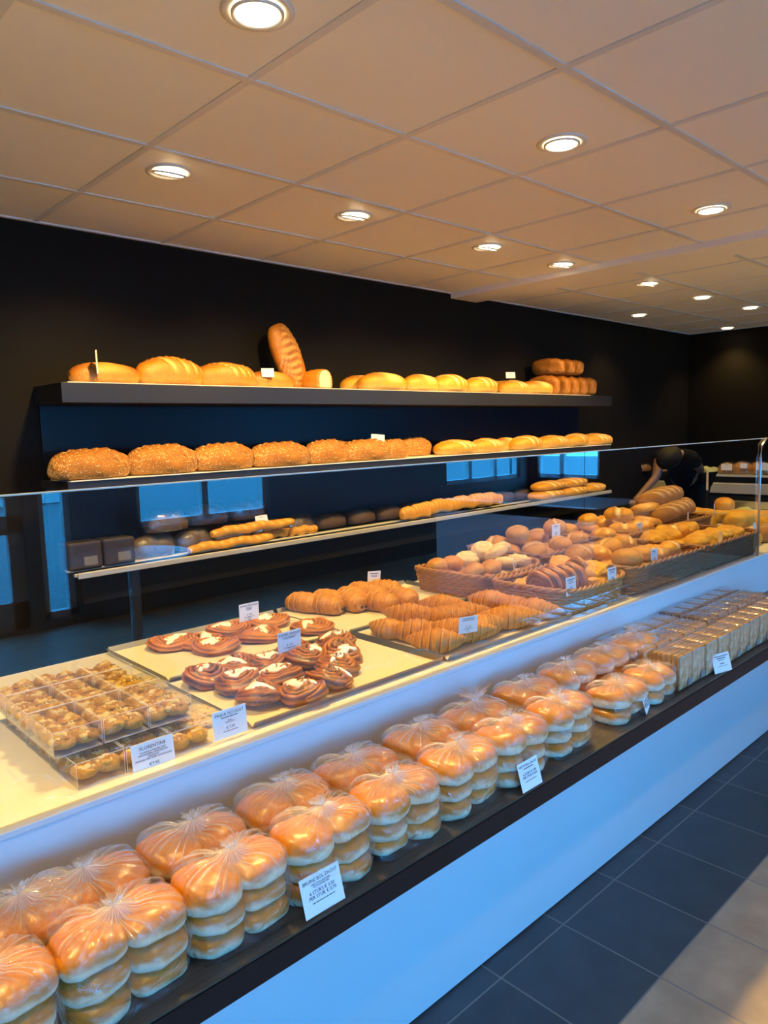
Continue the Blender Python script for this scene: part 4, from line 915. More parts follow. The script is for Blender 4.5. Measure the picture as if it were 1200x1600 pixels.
# ------------------------------------------------------------------ loaves on the wall shelves
def on_shelf(kind, x0px, x1px, ypx, d, z, label, group, ang=0, s=1.0, dz=0, base_len=.33, rx=0, ry=0, kw=None):
    """x from the photo columns at distance d from the wall; scale from the width"""
    a, b_ = on_wall(x0px, ypx, d), on_wall(x1px, ypx, d); x = (a.x+b_.x)/2; L_ = (b_.x-a.x)
    sc = L_/base_len*s
    o = put(kind, wallpt(x, d, z+dz), WANG+ang, label, 'bread', group, s=(sc, min(1.15, max(.8, sc))*1.0, 1.0 if kw is None else kw), rx=rx, ry=ry)
    return o
g1 = 'big loaves on the top shelf'
on_shelf('plain_loaf', 107, 218, 597, .25, S1, 'smooth plain loaf at the left end of the top shelf, behind the dark tag', g1, s=1.0)
on_shelf('scored_loaf', 216, 313, 600, .24, S1, 'round-backed scored loaf second on the top shelf, tallest of the left group', g1, s=1.05, kw=1.12)
on_shelf('scored_loaf_b', 310, 396, 603, .24, S1, 'scored loaf third on the top shelf, with white line cuts', g1, s=1.05, kw=1.1)
on_shelf('plain_loaf', 300, 365, 600, .10, S1, 'loaf pushed back behind the third loaf of the top shelf', g1, s=1.3, kw=1.25)
on_shelf('plain_loaf', 392, 452, 605, .20, S1, 'browner loaf carrying a price card on the top shelf, left of the leaning loaf', g1, s=1.2)
on_shelf('pale_loaf', 540, 592, 608, .14, S1, 'darker loaf half hidden at the start of the right-hand group on the top shelf', g1, s=1.2, kw=.9)
on_shelf('pale_loaf', 563, 630, 611, .25, S1, 'smooth pale loaf, largest of the right-hand group on the top shelf', g1, s=1.02)
on_shelf('pale_loaf', 629, 683, 613, .25, S1, 'smooth pale loaf second in the right-hand group on the top shelf', g1, s=1.05, ang=.15)
on_shelf('striped_loaf', 676, 728, 613, .25, S1, 'striped pale loaf third in the right-hand group on the top shelf', g1, s=1.1, ang=.1, kw=1.05)
on_shelf('striped_loaf', 728, 773, 614, .25, S1, 'striped pale loaf with a torn cream side on the top shelf', g1, s=1.1)
on_shelf('plain_loaf', 645, 700, 610, .10, S1, 'loaf standing in the second row behind the pale striped loaves', g1, s=1.0, kw=1.2)
on_shelf('striped_loaf', 773, 800, 614, .17, S1, 'small browner loaf squeezed behind the white price card of the top shelf', g1, s=1.5, kw=.9)
on_shelf('striped_loaf_b', 784, 821, 615, .25, S1, 'pale loaf under the white price card on the top shelf', g1, s=1.15, kw=.95)
on_shelf('pale_loaf', 815, 857, 615, .25, S1, 'smooth pale loaf last before the brown tin loaves', g1, s=1.08, kw=.95)
# leaning long loaf
p0 = on_wall(462, 606, .17)
o = put('long_loaf', wallpt(p0.x-.03, .12, S1+.175), WANG, 'long striped loaf standing upright against the wall, leaning left', 'bread', None, s=(1.02, 1.05, 1.0))
o.rotation_euler = (Matrix.Rotation(WANG, 3, 'Z') @ Matrix.Rotation(math.radians(72), 3, 'Y') @ Matrix.Rotation(0, 3, 'Z')).to_euler()
mt = Matrix(((math.cos(math.radians(106)), 1*0, 0), (0, 0, -1), (math.sin(math.radians(106)), 0, 0)))
X = Vector((math.cos(math.radians(110)), .10, math.sin(math.radians(110)))).normalized(); Z = Vector((0, -1, .12)); Z = (Z - X*Z.dot(X)).normalized(); Y = Z.cross(X)
o.rotation_euler = Matrix((X, Y, Z)).transposed().to_euler()
# half loaf in a clear bag, cut face towards the camera
def cut_loaf():
    V, F, C = blob(.09, .07, .068, nu=24, nv=30, ex=.5, seed=17, mask=bake_mask)
    V = [Vector((min(v.x, .045), v.y, v.z)) for v in V]
    o = mesh_obj('halved_loaf', V, F, c_loaf, None, True, C)
    r_ = sorted([(math.atan2(v.z-.05, v.y), v.y, v.z) for v in V if abs(v.x-.045) < 1e-5 and math.hypot(v.y, v.z-.05) > .045])
    pts = [(.0462, 0, .05)] + [(.0462, .96*y, .05+(z-.05)*.96) for _, y, z in r_]; n = len(pts)-1
    mesh_obj('cut_face', pts, [(0, 1+k, 1+(k+1) % n) for k in range(n)], crumb, o, False, [[0, 0, 0]]*len(pts)); return o
PROTO['halved_loaf'] = [cut_loaf, None]
pc = on_wall(497, 608, .24)
put('halved_loaf', wallpt(pc.x, .24, S1+.003), -PI/2+.25, 'half loaf showing its cream cut face, in a clear bag on the top shelf', 'bread', None, s=(1.1, 1.05, 1.05))
# tin loaves
for i, (a, b_) in enumerate([(858, 884), (880, 900), (893, 914), (908, 926), (922, 939)]):
    p = on_wall((a+b_)/2+2, 616, .33); put('tin_loaf', wallpt(p.x, .195, S1), PI/2+WANG+(.25 if i == 0 else -.05), 'brown tin loaf end-on, lower row on the top shelf, %s' % ['leftmost and turned', 'second', 'third', 'fourth', 'rightmost'][i], 'bread', 'brown tin loaves on the top shelf', s=(.95, .95, 1.27))
for i, (x, a, d) in enumerate([(874, .25, .18), (892, 0, .18), (905, 0, .18)]):
    p = on_wall(x+3, 588, .30); put('tin_loaf', wallpt(p.x, d, S1+.165), PI/2+WANG+a, 'brown tin loaf lying on top of the tin loaves, %s' % ['left and turned sideways', 'middle', 'right'][i], 'bread', 'brown tin loaves on the top shelf', s=(1.0, 1.0, 1.05))
p = on_wall(845, 600, .1); put('tin_loaf', wallpt(p.x, .1, S1), .2, 'dark tin loaf in shade behind the last pale loaf', 'bread', 'brown tin loaves on the top shelf', s=(1, 1, 1.1))
# second shelf: seeded
g2 = 'seeded loaves on the second shelf'
for i, (a, b_) in enumerate([(78, 201), (202, 304), (302, 394), (394, 478), (478, 541), (539, 603), (595, 636)]):
    on_shelf('seeded_loaf', a, b_, 735, .25, S2, 'sesame-covered loaf on the second shelf, front row, %s' % ['leftmost', 'second', 'third', 'fourth', 'fifth', 'sixth under the card', 'rightmost'][i], g2, s=1.03, base_len=.34, ang=[.05, -.08, .1, 0, .12, -.1, .15][i], kw=[1, 1.05, 1.02, .98, 1.0, .95, .9][i])
for i, c in enumerate([135, 240, 330, 425, 515, 580, 640]):
    p = on_wall(c, 730, .09); put('seeded_loaf', wallpt(p.x, .125, S2), WANG, 'sesame loaf in the dark second row by the back panel, %s from left' % ['first', 'second', 'third', 'fourth', 'fifth', 'sixth', 'seventh'][i], 'bread', g2, s=(.95, .8, .93))
g3 = 'pale striped loaves on the second shelf'
for i, (a, b_, k) in enumerate([(684, 740, 'striped_loaf_b'), (738, 782, 'striped_loaf_b'), (796, 846, 'striped_loaf'), (842, 884, 'striped_loaf_b'), (878, 920, 'striped_loaf'), (913, 946, 'striped_loaf_b')]):
    on_shelf(k, a, b_, 705, .25, S2, 'pale striped loaf on the right part of the second shelf, %s' % ['first, nearest the seeded loaves', 'second', 'third, with dark cuts', 'fourth', 'fifth, deeply cut', 'last at the shelf end'][i], g3, s=1.06, kw=.95, ang=[0, 0, .1, 0, .2, -.2][i])
on_shelf('pale_loaf', 777, 802, 706, .18, S2, 'brownish loaf squeezed between the second and third striped loaves', g3, s=1.3, kw=.9)
for i, c in enumerate([700, 760, 820, 865, 905]):
    p = on_wall(c, 695, .09); put('plain_loaf', wallpt(p.x, .09, S2), WANG, 'unlit loaf in the second row behind the striped loaves, %s from left' % ['first', 'second', 'third', 'fourth', 'fifth'][i], 'bread', g3, s=(.95, .9, 1))
# third shelf
for i, (a, b_, y, dz, d, an) in enumerate([(293, 425, 860, 0, .27, -.02), (400, 455, 838, 0, .20, .05), (327, 460, 830, .062, .25, .02), (452, 494, 838, 0, .22, -.1)]):
    on_shelf('baguette', a, b_, y, d, S3+.008, 'golden baguette on the lowest shelf, %s' % ['front one reaching over the rail', 'short piece seen between the others', 'lying on top under the small card', 'rightmost end of the left group'][i], 'baguettes in the left group', base_len=.52, dz=dz, ang=an)
for i, (a, b_, d, an, dz) in enumerate([(626, 672, .27, .1, 0), (655, 705, .25, .05, .012), (690, 740, .24, 0, .012), (715, 765, .23, -.05, .012), (735, 784, .22, .1, .006)]):
    on_shelf('short_baguette', a, b_, 812, d, S3+.008, 'short golden baguette in the middle group of the lowest shelf, %s' % ['leftmost', 'second', 'third', 'fourth below the card', 'rightmost'][i], 'short baguettes in the middle group', base_len=.44, dz=dz, ang=an, s=1.15, kw=1.5)
for i, (a, b_, d, an, dz) in enumerate([(827, 880, .26, 0, 0), (868, 915, .26, 0, 0), (905, 942, .24, 0, 0), (832, 880, .24, .1, .065), (865, 915, .23, 0, .065)]):
    on_shelf('striped_loaf', a, b_, 785, d, S3+.008, 'small pale loaf at the right end of the lowest shelf, %s' % ['lower left', 'lower middle', 'lower right', 'upper left', 'upper right under the card'][i], 'pale loaves at the lowest shelf end', s=1.02, dz=dz, kw=.62)
# dark packs and bagged rye loaves along the lowest shelf
pack_m = plain('dark_pack', (.035, .028, .025), .28, spec=.6, var=.3, bscale=30)
lab_m = plain('pack_label_grey', (.16, .155, .14), .5)
def dark_pack():
    r = empty('rye_pack')
    mb = MB(); mb.box(-.075, .075, -.06, .06, 0, .125); o = mb.build('wrapped_block', pack_m, r); bevel(o, .012, 3)
    mb = MB(); mb.box(-.01, .05, -.0612, -.0602, .02, .06); mb.build('paper_label', lab_m, r); return r
PROTO['pack'] = [dark_pack, None]
for i, (x, z) in enumerate([(1.215, 0), (1.37, 0), (1.29, .127)]):
    if i < 2: put('pack', wallpt(x, .20, S3+.001), WANG, 'dark wrapped rye pack with grey label, lowest shelf, %s' % ['at the very left end', 'right of the leftmost one'][i], 'bread pack', 'dark rye packs')
def bag_rye():
    V, F, C = blob(.11, .06, .07, nu=22, nv=24, ex=.6, nz=.012, nsc=18, seed=33); r = mesh_obj('rye_loaf', V, F, c_rye, None, True, C)
    V, F, C = blob(.118, .066, .076, nu=26, nv=26, ex=.6, nz=.010, nsc=22, seed=34); mesh_obj('clear_bag', V, F, wrap_m, r, True, [[0, 0, 0]]*len(V)); return r
PROTO['bag_rye'] = [bag_rye, None]
pos = [(1.56, .18, 0), (1.64, .19, .118), (1.80, .15, 0), (2.04, .125, 0), (2.28, .115, 0), (2.51, .115, 0), (1.90, .13, .118), (2.15, .12, .118)]
for i, (x, d, z) in enumerate(pos): put('bag_rye', wallpt(x, d, S3+z+.002), WANG+.12*(i % 3), 'bagged dark rye loaf on the lowest shelf, %s' % ['right beside the labelled packs', 'on top of the first bagged loaf', 'third from left', 'behind the left baguettes', 'fifth from left', 'sixth from left', 'upper one behind the baguettes', 'second upper one behind the baguettes'][i], 'bread', 'bagged rye loaves')
for i in range(11):
    x = 2.74+.25*i; put('dark_loaf', wallpt(x, .11, S3+.002), WANG, 'dark loaf in the unlit row at the back of the lowest shelf, %s from left' % ['first', 'second', 'third', 'fourth', 'fifth', 'sixth', 'seventh', 'eighth', 'ninth', 'tenth', 'eleventh'][i], 'bread', 'dark loaves on the lowest shelf', s=(.8, .9, .95))
# cards on the wall shelves
def shelf_card(px, py, d, w_, h, label, rzv=-.5, mat=None, lean=.1, roll=0):
    p = on_wall(px, py, d); r = card(p, WANG+rzv, BAR2 if mat is None else None, label, w_, h, lean, roll, base=False)
    pk = MB(); pk.tube([(0, .002, 0), (0, .006, -.03)], .0014, 6); pk.build('pick', ink_m, r); return r
shelf_card(419, 589, .27, .065, .048, 'white price card lying on the browner loaf of the top shelf', lean=.3)
shelf_card(798, 591, .25, .075, .045, 'white price card above the right-hand loaves of the top shelf', lean=.1)
shelf_card(907, 602, .265, .062, .055, 'small white card on the brown tin loaves', lean=.15)
shelf_card(153, 584, .335, .058, .10, 'card seen edge-on, standing in the leftmost loaf of the top shelf', rzv=1.05, lean=0, roll=-.12)
shelf_card(590, 692, .24, .085, .052, 'white price card on the seeded loaves of the second shelf', roll=.1)
shelf_card(411, 824, .25, .065, .065, 'small white card behind the left baguettes', roll=-.12)
shelf_card(727, 796, .22, .04, .055, 'thin card on the short baguettes', rzv=.9)
shelf_card(881, 761, .23, .075, .065, 'small white card on the loaves at the lowest shelf end')

# ------------------------------------------------------------------ bagged buns on the ledge
def bag_mesh(W, D, H, seed, tail):
    """clear bag drawn tight over the buns, gathered to a knot in the middle of the top, pleats running out of the knot"""
    def f():
        r_ = random.Random(seed); na, nr = 260, 44; V, C, F = [], [], []
        ph = [r_.uniform(0, 6.28) for _ in range(6)]
        kx, ky = r_.uniform(-.012, .012), r_.uniform(-.006, .006)
        glint_rays = [(2*PI*(q_+r_.uniform(-.45, .45))/46, r_.uniform(.10, .75), r_.uniform(.012, .03), r_.uniform(.35, 1)) for q_ in range(46)]  # angle, start, width, strength of white highlight streaks painted into the film
        for i in range(nr+1):
            s_ = i/nr
            for k in range(na):
                th = 2*PI*k/na; ct, st = math.cos(th), math.sin(th)
                q = 4.5; rr = (abs(ct/(W/2))**q+abs(st/(D/2))**q)**(-1/q); X, Y = rr*ct, rr*st
                pv = math.sin(th*23+ph[0]+2*math.sin(3*th+ph[1]))*(.5+.5*math.sin(th*5+ph[2])) + .6*math.sin(th*41+ph[3])
                if s_ < .45:      # side wall, bottom to shoulder
                    t = s_/.45; z = .001 + (H-.028)*t
                    f_ = 1+.018*math.sin(t*PI*3+ph[4]) + .03*(1-abs(2*t-1)) - .045*(t < .02)
                    cr = .0012*math.sin(z*160+th*9+ph[5]) + .0016*fbm((X, Y, z), 22, seed)*1.5
                    p = Vector((X*f_, Y*f_, z)) + Vector((ct, st, 0))*(cr+.0008*pv*t); m_ = .04+.10*max(0, pv)*t
                else:             # over the top, inwards to the knot
                    t = (s_-.45)/.55; g = math.cos(t*PI/2)**.8
                    dome = math.sin(min(1, t*1.25)*PI/2)
                    rx = abs(X*g)/(W/2)
                    hump = .028*dome*(1-.0*rx) - .016*math.exp(-((X*g)/(W*.12))**2)*dome
                    knot = .020*smooth01(.82, 1.0, t)
                    amp = .0035*math.sin(min(1, t*1.1)*PI)**.7+.0012
                    p = Vector((X*g*(1-.0)+kx*t, Y*g+ky*t, H-.028+hump+knot)) + Vector((0, 0, 1))*pv*amp*.55 + Vector((ct, st, 0))*.0
                    if t > .9: p.x = kx+(p.x-kx)*1.0; 
                    m_ = (.10+.55*t**2.5)*(.55+.45*max(-.5, pv)) + .5*smooth01(.75, 1, t)
                if s_ > .30:
                    tt = (s_-.45)/.55
                    for (ta, t0, wd, am) in glint_rays:
                        dth = abs((th-ta+PI) % (2*PI)-PI)
                        if dth < wd*2.5 and tt > t0-.45: g_ = math.exp(-(dth/wd)**2)*smooth01(t0-.45, t0, tt)*am; m_ += .75*g_; p.z += .0022*g_
                V.append(p); C.append([max(0, min(1, m_)), 0, 0])
        for i in range(nr):
            for k in range(na): F.append((i*na+k, i*na+(k+1) % na, (i+1)*na+(k+1) % na, (i+1)*na+k))
        F.append(tuple(range(na))[::-1])
        o = mesh_obj('clear_bag', V, F, bag_m, None, True, C)
        # loose gathered end of the bag above the knot
        V, C, F = [], [], []; n2, m2 = 60, 14; tz = max(v.z for v in o.data.vertices[-na:] and [w_.co for w_ in o.data.vertices][-na:])
        lean = r_.uniform(-.5, .5); lx = r_.uniform(-1, 1)
        for i in range(m2+1):
            t = i/m2
            for k in range(n2):
                th = 2*PI*k/n2; rr = (.004+ (tail*.75)*t**1.1)*(1+.32*math.sin(th*7+ph[1])+.18*math.sin(th*13+ph[2]))
                V.append(Vector((kx+rr*math.cos(th)*1.1+lx*tail*t*.5, ky+rr*math.sin(th)*.55+.012*t+lean*tail*t*.4, tz-.003+tail*t*(1-.35*t)+.002*math.sin(5*th+t*9)))); C.append([.55*(1-t)+.12+.15*max(0, math.sin(th*7+ph[1])), 0, 0])
        for i in range(m2):
            for k in range(n2): F.append((i*n2+k, i*n2+(k+1) % n2, (i+1)*n2+(k+1) % n2, (i+1)*n2+k))
        mesh_obj('gathered_end', V, F, bag_m, o, True, C)
        return o
    return f
for i in range(4): PROTO['bag%d' % i] = [bag_mesh(.176, .118, .155, 100+i, .016 if i != 3 else .05), None]
bun_n = [0]
def bagged(x, y, sx, where, var, layers=3, rot=0, hs=.80, raisin=False):
    x += .017
    W = .176*sx; r_ = random.Random(int(x*1000)+int(y*100))
    put('bag%d' % var, (x, y, ZL+.0008), rot, 'clear gathered bag of soft buns, %s' % where, 'bag', 'bags of buns on the ledge', s=(sx, 1.0, (layers*.0455+.026)/.155*hs))
    cs, sn = math.cos(rot), math.sin(rot)
    for l in range(layers):
        for i in range(2):
            ox = (-.5+i)*W*.49; oy = r_.uniform(-.002, .002)
            put('bun' if r_.random() < .5 else 'bun_b', (x+ox*cs-oy*sn, y+ox*sn+oy*cs, ZL+.003+l*.0445*hs), rot+r_.uniform(-.06, .06)+(PI if r_.random() < .5 else 0), '%s %s soft bun in the bag %s' % (['bottom', 'middle', 'top'][l+(3-layers if l else 0)] if layers < 3 else ['bottom', 'middle', 'top'][l], ['left', 'right'][i], where), 'bun', 'buns inside the bag %s' % where, s=(sx*(.94 if l == layers-1 else .88)*r_.uniform(.97, 1.02), (1.0 if l == layers-1 else .94), (1.15 if l == layers-1 else .98)*hs), rx=r_.uniform(-.07, .07), ry=r_.uniform(-.09, .09))
YFR, YBK = .957, 1.077
FR = [(.175, .95, 'cut off by the bottom left corner', 0), (.352, 1.0, 'first whole one in the front row', 1), (.532, .98, 'left of the BRUINE BOL ZACHT card', 2), (.712, .97, 'directly behind the BRUINE BOL ZACHT card', 0),
      (.892, .99, 'right of the BRUINE BOL ZACHT card', 1), (1.075, .95, 'left of the WITTE BOL ZACHT card', 2), (1.252, .97, 'directly behind the WITTE BOL ZACHT card', 0), (1.445, 1.0, 'right of the WITTE BOL ZACHT card', 1), (1.725, 1.0, 'standing apart, left of the small tilted card', 2), (1.905, .85, 'squeezed against the crispbread, front row', 1)]
for x, sx, wh, v in FR: bagged(x, YFR, sx, wh, v, layers=(2 if x > 1.6 else 3))
BK = [((5, 1450), 0, 'back row, at the left photo edge'), ((122, 1400), 1, 'back row, first whole one at left'), ((285, 1318), 2, 'back row, second whole one from left'), ((430, 1265), 0, 'back row, third whole one from left'), ((545, 1212), 1, 'back row, fourth from left'), ((650, 1165), 2, 'back row, fifth from left'), ((733, 1120), 3, 'back row, with a tall upright end'), ((815, 1090), 1, 'back row, right of the tall end'), ((880, 1072), 2, 'back row, ninth from the left'), ((935, 1040), 0, 'back row, behind the bag that stands apart'), ((985, 1022), 3, 'back row, last before the crispbread')]
for (px, py), v, wh in BK:
    p = on_y(px, py, YBK); bagged(p.x, YBK, .97, wh, v)
# raisins studding the first bag's buns
# ledge cards
def ledge_card(px, py, Y, rzv, lines, w_, h, label, lean=.28):
    p = on_z(px, py, ZL+.0025); return card(p, rzv, lines, label, w_, h, lean)
ledge_card(510, 1421, .905, 0, [('BRUINE BOL ZACHT', .0078, .0115), ('100% VOLKOREN MEEL\nMET ROOMBOTER', .0040, .0170), ('6 STUKS € 3,50\nPER STUK € 0,70', .0078, .0300), ('#.046', .0022, .0440)], .082, .062, 'white BRUINE BOL ZACHT price card on the ledge')
ledge_card(833, 1231, .900, 0, [('WITTE BOL ZACHT', .0072, .0110), ('#.034', .003, .0160), ('6 STUKS € 3,40\nPER STUK € 0,65', .0070, .0280), ('#.040', .0022, .0420)], .072, .060, 'white WITTE BOL ZACHT price card on the ledge')
ledge_card(1013, 1110, .905, .35, [('#.044', .005, .010), ('#.040', .003, .0165), ('#.044', .003, .0215), ('#.036', .0055, .033), ('#.044', .0055, .041)], .070, .060, 'small tilted blue-white card before the crispbread packs')
ledge_card(1131, 1050, .885, -.25, [('#.066', .004, .010), ('#.040', .005, .0165), ('#.030', .003, .022), ('#.020', .005, .033), ('#.044', .002, .0395)], .082, .058, 'pale blue card in front of the crispbread packs')

# ------------------------------------------------------------------ crispbread packs
def cracker(dark=False, W=.080, H=.105, n=6, dp=.094):
    def f():
        r = empty('crispbread_pack'); r_ = random.Random(5+dark)
        for k in range(n):
            y = -dp/2+(k+.5)*dp/n; nx, nz = 16, 20; V, F, C = [], [], []; t = dp/n*.37
            dx, dz = r_.uniform(-.002, .002), r_.uniform(-.002, .0015)
            for sd in (-1, 1):
                for i in range(nx+1):
                    for j in range(nz+1):
                        x, z = -W/2+W*i/nx, .002+(H-.004)*j/nz
                        e = (i in (0, nx)) or (j in (0, nz)); bmp = .0011*fbm((x, y+sd, z), 130, 4)+.0008*math.sin(i*2.2)*math.sin(j*2.2)
                        V.append((x+dx+(.0012*fbm((x, y, z), 90, 7) if e else 0), y+sd*(t-(.0012 if e else 0)+bmp), z+dz+(.0012*fbm((x, y, z), 90, 9) if e else 0))); C.append([0 if e else .5+1.2*fbm((x, y, z), 60, 2), .75 if e else .1, 0])
            m_ = (nx+1)*(nz+1)
            for i in range(nx):
                for j in range(nz):
                    a = i*(nz+1)+j; fq = (a, a+nz+1, a+nz+2, a+1); F.append(fq); F.append(tuple(m_+v for v in fq[::-1]))
            ring = [i*(nz+1) for i in range(nx+1)]+[nx*(nz+1)+j for j in range(1, nz+1)]+[i*(nz+1)+nz for i in range(nx-1, -1, -1)]+[j for j in range(nz-1, 0, -1)]
            for q in range(len(ring)): a, b2 = ring[q], ring[(q+1) % len(ring)]; F.append((a, m_+a, m_+b2, b2))
            mesh_obj('slice', V, F, c_crackerd if dark else c_cracker, r, True, C)
        V, F, C = blob(W/2+.004, dp/2+.004, H/2+.002, nu=24, nv=40, ex=.10, flat=1, nz=.0015, nsc=60, seed=3)
        # superelliptic film box
        V = []; n1, n2 = 20, 48
        for i in range(n1+1):
            ph = -PI/2+PI*i/n1
            for k in range(n2):
                th = 2*PI*k/n2; e = .18
                x = (W/2+.003)*sgn_pow(math.cos(ph), e)*sgn_pow(math.cos(th), e); y = (dp/2+.003)*sgn_pow(math.cos(ph), e)*sgn_pow(math.sin(th), e); z = H/2+.002+(H/2+.0025)*sgn_pow(math.sin(ph), e)
                q = .0008*math.sin(x*300+z*200); V.append((x, y+q, z))
        F = [(i*n2+k, i*n2+(k+1) % n2, (i+1)*n2+(k+1) % n2, (i+1)*n2+k) for i in range(n1) for k in range(n2)]
        mesh_obj('film_wrap', V, F, wrap_m, r, True, [[0, 0, 0]]*len(V))
        mb = MB(); mb.box(.006, .033, -dp/2-.0046, -dp/2-.004, .010, .030); mb.build('sticker', plain('sticker_grey%d' % dark, (.22, .21, .19), .5), r)
        return r
    return f
PROTO['cracker'] = [cracker(False), None]; PROTO['crackerd'] = [cracker(True, W=.082, H=.112), None]
ORD = ['first', 'second', 'third', 'fourth', 'fifth', 'sixth', 'seventh', 'eighth', 'ninth', 'tenth', 'eleventh', 'twelfth', 'thirteenth', 'fourteenth']
for j, y in enumerate([.946, 1.047, 1.136]):
    for i in range(12 if j == 0 else 11):
        dk = (i >= 5 and j > 0)
        put('crackerd' if dk else 'cracker', (2.045+.0885*i-(.02 if j else 0), y+rng.uniform(-.002, .002), ZL+.001), rng.uniform(-.02, .02), '%s crispbread pack in clear film, %s row on the ledge, %s from the buns' % ('dark rye' if dk else 'grainy brown', ['front', 'middle', 'back'][j], ORD[i]), 'crispbread', 'crispbread packs on the ledge', s=(1, .93 if j < 2 else .86, 1.0))

# ------------------------------------------------------------------ display at the end wall
bx = 6.9
dsp = empty('end_display', (bx, 2.6, 0)); tag(dsp, 'stainless bread display along the black end wall, seen through the far glass', 'display')
mb = MB(); mb.box(bx, 8.0, 1.0, 3.45, .005, .78); loc(mb, 'base_cabinet', shelf_black, dsp)
mb = MB(); mb.box(bx-.02, 8.02, 1.0, 3.47, .80, .885); loc(mb, 'steel_front', display_grey, dsp)
mb = MB(); mb.box(bx+.12, 8.0, 1.0, 3.45, .886, .945); loc(mb, 'dark_riser', panel_black, dsp)
mb = MB(); mb.box(bx+.08, 8.02, 1.0, 3.46, .946, .965); loc(mb, 'upper_shelf', display_grey, dsp)
mb = MB(); mb.box(bx-.024, bx-.021, 1.55, 1.85, .875, .91); tag(mb.build('yellow_label', plain('yellow_paper', (.65, .42, .03), .5)), 'yellow strip label on the steel edge of the end display', 'label')
def wrapped():
    V, F, C = blob(.09, .08, .07, nu=24, nv=26, ex=.6, seed=40, nz=.006, nsc=20, mask=bake_mask); r = mesh_obj('wrapped_loaf', V, F, c_rolld, None, True, C)
    V, F, C = blob(.098, .088, .078, nu=24, nv=26, ex=.6, seed=41, nz=.006, nsc=26); mesh_obj('clear_bag', V, F, wrap_m, r, True, [[0, 0, 0]]*len(V))
    mb = MB(); mb.box(-.108, -.100, -.028, .022, .055, .10); mb.build('paper_label', card_m, r); return r
PROTO['wrapped'] = [wrapped, None]
for i, (px, sc) in enumerate([(1006, .8), (1039, 1.15), (1064, 1.0), (1137, 1.05), (1160, 1.15), (1188, 1.2)]):
    d = ray(px, 745); q = O + d*((bx+.22)/d.x); put('wrapped', (bx+.22, q.y, .966), .1*i, 'round loaf in clear film on the end display, %s' % ['behind the raised arm', 'just right of the arm', 'low one with a white label', 'left of the two cards', 'between the two cards', 'rightmost'][i], 'bread', 'wrapped loaves on the end display', s=(sc, sc, sc*(.9 if i != 2 else .8)))
d = ray(1106, 745); q = O+d*((bx+.22)/d.x); put('filled_roll', (bx+.2, q.y, .966), PI/2, 'flat pale green topped bread between the wrapped loaves', 'bread', None, s=1.5)
for i, px in enumerate([1135, 1191]):
    d = ray(px, 735); q = O+d*((bx+.1)/d.x); r = card((bx+.1, q.y, q.z), -PI/2, BAR2, 'white card above the wrapped loaves of the end display, %s one' % ['left', 'right'][i], .10, .06, 0, 0, base=False)
    pk = MB(); pk.tube([(0, .002, 0), (0, .004, -(q.z-.966))], .002, 6); pk.build('card_stem', steel, r)

# ------------------------------------------------------------------ person in black behind the counter
def skinned(name, pts, edges, radii, mat, parent, sub=2):
    me = bpy.data.meshes.new(name); me.from_pydata(pts, edges, []); me.materials.append(mat); o = bpy.data.objects.new(name, me); link(o, parent)
    m1 = o.modifiers.new('skin', 'SKIN'); m1.use_smooth_shade = True
    for i, r_ in enumerate(radii):
        sv = me.skin_vertices[0].data[i]; sv.radius = r_ if isinstance(r_, tuple) else (r_, r_)
    me.skin_vertices[0].data[0].use_root = True
    m2 = o.modifiers.new('subsurf', 'SUBSURF'); m2.levels = sub; m2.render_levels = sub; return o
PX, PY = 6.05, 2.86
person = empty('person', (PX, PY, 0), 0); tag(person, 'person in black with dark hair bending forward, one bare arm reaching down', 'person')
J = dict(pel=(.50, .05, .93), sp=(.36, .04, 1.06), ch=(.20, .02, 1.16), nk=(.04, 0, 1.20), hd=(-.03, -.03, 1.185), hd2=(-.10, -.05, 1.15), hd3=(-.16, -.06, 1.12),
         sl=(.12, .14, 1.19), el=(.04, .13, .99), wl=(-.10, .21, .84), hl=(-.17, .23, .79), sr=(.20, -.11, 1.15), er=(.44, -.08, 1.03), wr=(.60, .0, 1.03), hr=(.65, .03, 1.02),
         hipl=(.50, .15, .88), kl=(.46, .16, .48), al=(.50, .16, .07), tl=(.38, .16, .04), hipr=(.50, -.05, .88), kr=(.46, -.06, .48), ar=(.50, -.06, .07), tr=(.38, -.06, .04))
ks = list(J); ix = {k: i for i, k in enumerate(ks)}
E_ = [('pel', 'sp'), ('sp', 'ch'), ('ch', 'nk'), ('nk', 'hd'), ('hd', 'hd2'), ('hd2', 'hd3'), ('ch', 'sl'), ('sl', 'el'), ('el', 'wl'), ('wl', 'hl'), ('ch', 'sr'), ('sr', 'er'), ('er', 'wr'), ('wr', 'hr'), ('pel', 'hipl'), ('hipl', 'kl'), ('kl', 'al'), ('al', 'tl'), ('pel', 'hipr'), ('hipr', 'kr'), ('kr', 'ar'), ('ar', 'tr')]
RD = dict(pel=(.10, .14), sp=(.10, .12), ch=(.10, .14), nk=.052, hd=.065, hd2=.085, hd3=.06, sl=.055, el=.040, wl=.028, sr=.055, er=.040, wr=.028, hr=(.02, .035), hl=(.035, .02), hipl=.085, kl=.058, al=.04, tl=.03, hipr=.085, kr=.058, ar=.04, tr=.03)
skinned('body', [J[k] for k in ks], [(ix[a], ix[b2]) for a, b2 in E_], [RD[k] for k in ks], skin_m, person)
mb = MB()
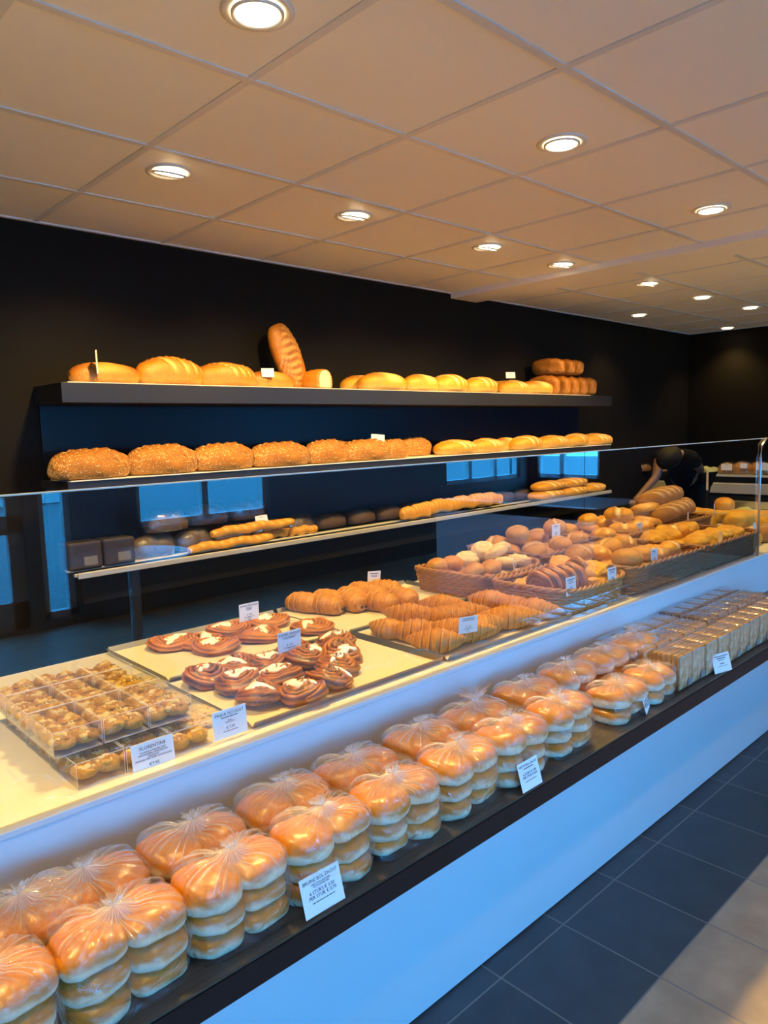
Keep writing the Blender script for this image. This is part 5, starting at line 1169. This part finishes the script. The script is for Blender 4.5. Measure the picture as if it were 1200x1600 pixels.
for hx, hy in ((-.17, .23),):
    for k, (dy, ln) in enumerate([(-.026, .055), (-.009, .066), (.008, .062), (.024, .048)]):
        mb.tube([(hx, hy+dy*.8, .795), (hx-.022, hy+dy, .77), (hx-.030, hy+dy, .77-ln*.4), (hx-.026, hy+dy, .77-ln*.8)], [.010, .0095, .0085, .007], 8)
    mb.tube([(hx+.02, hy-.03, .81), (hx-.005, hy-.052, .785), (hx-.022, hy-.05, .76)], [.012, .011, .008], 8)
mb.build('fingers', skin_m, person)
T = {k: J[k] for k in ('pel', 'sp', 'ch', 'nk', 'sl', 'sr')}; T['sle'] = (.09, .135, 1.11); T['sre'] = (.32, -.10, 1.10)
tk = list(T); ti = {k: i for i, k in enumerate(tk)}
skinned('black_shirt', [T[k] for k in tk], [(ti[a], ti[b2]) for a, b2 in [('pel', 'sp'), ('sp', 'ch'), ('ch', 'nk'), ('ch', 'sl'), ('sl', 'sle'), ('ch', 'sr'), ('sr', 'sre')]], [(.13, .17), (.125, .15), (.125, .165), .065, .072, .062, .072, .062], cloth_bk, person)
T = {k: J[k] for k in ('pel', 'hipl', 'kl', 'al', 'hipr', 'kr', 'ar')}; tk = list(T); ti = {k: i for i, k in enumerate(tk)}
skinned('black_trousers', [T[k] for k in tk], [(ti[a], ti[b2]) for a, b2 in [('pel', 'hipl'), ('hipl', 'kl'), ('kl', 'al'), ('pel', 'hipr'), ('hipr', 'kr'), ('kr', 'ar')]], [(.13, .17), .10, .075, .06, .10, .075, .06], cloth_bk, person)
V, F, C = blob(.12, .095, .085, nu=20, nv=24, ex=.8, flat=.9, nz=.006, nsc=12, seed=3)
Rh = Matrix.Rotation(math.radians(-25), 3, 'Y'); V = [Rh @ Vector((v.x, v.y, v.z-.075)) + Vector((-.11, -.05, 1.17)) for v in V]
mesh_obj('dark_hair', V, F, hair_m, person, True, C)

# ------------------------------------------------------------------ round café table and chairs on the shop floor (mirrored in the glass)
tb = empty('round_table', (1.9, -1.9, 0)); tag(tb, 'round dark café table in the shop window corner, mirrored in the glass', 'table')
mb = MB(); mb.cyl((0, 0, .72), .36, .025, 48); loc_ = mb.build('table_top', plain('dark_table', (.04, .045, .05), .35), tb)
mb = MB(); mb.cyl((0, 0, .03), .035, .69, 20); mb.build('table_column', steel, tb)
mb = MB(); mb.cyl((0, 0, 0), .22, .03, 40); mb.build('table_foot', ledge_edge, tb)
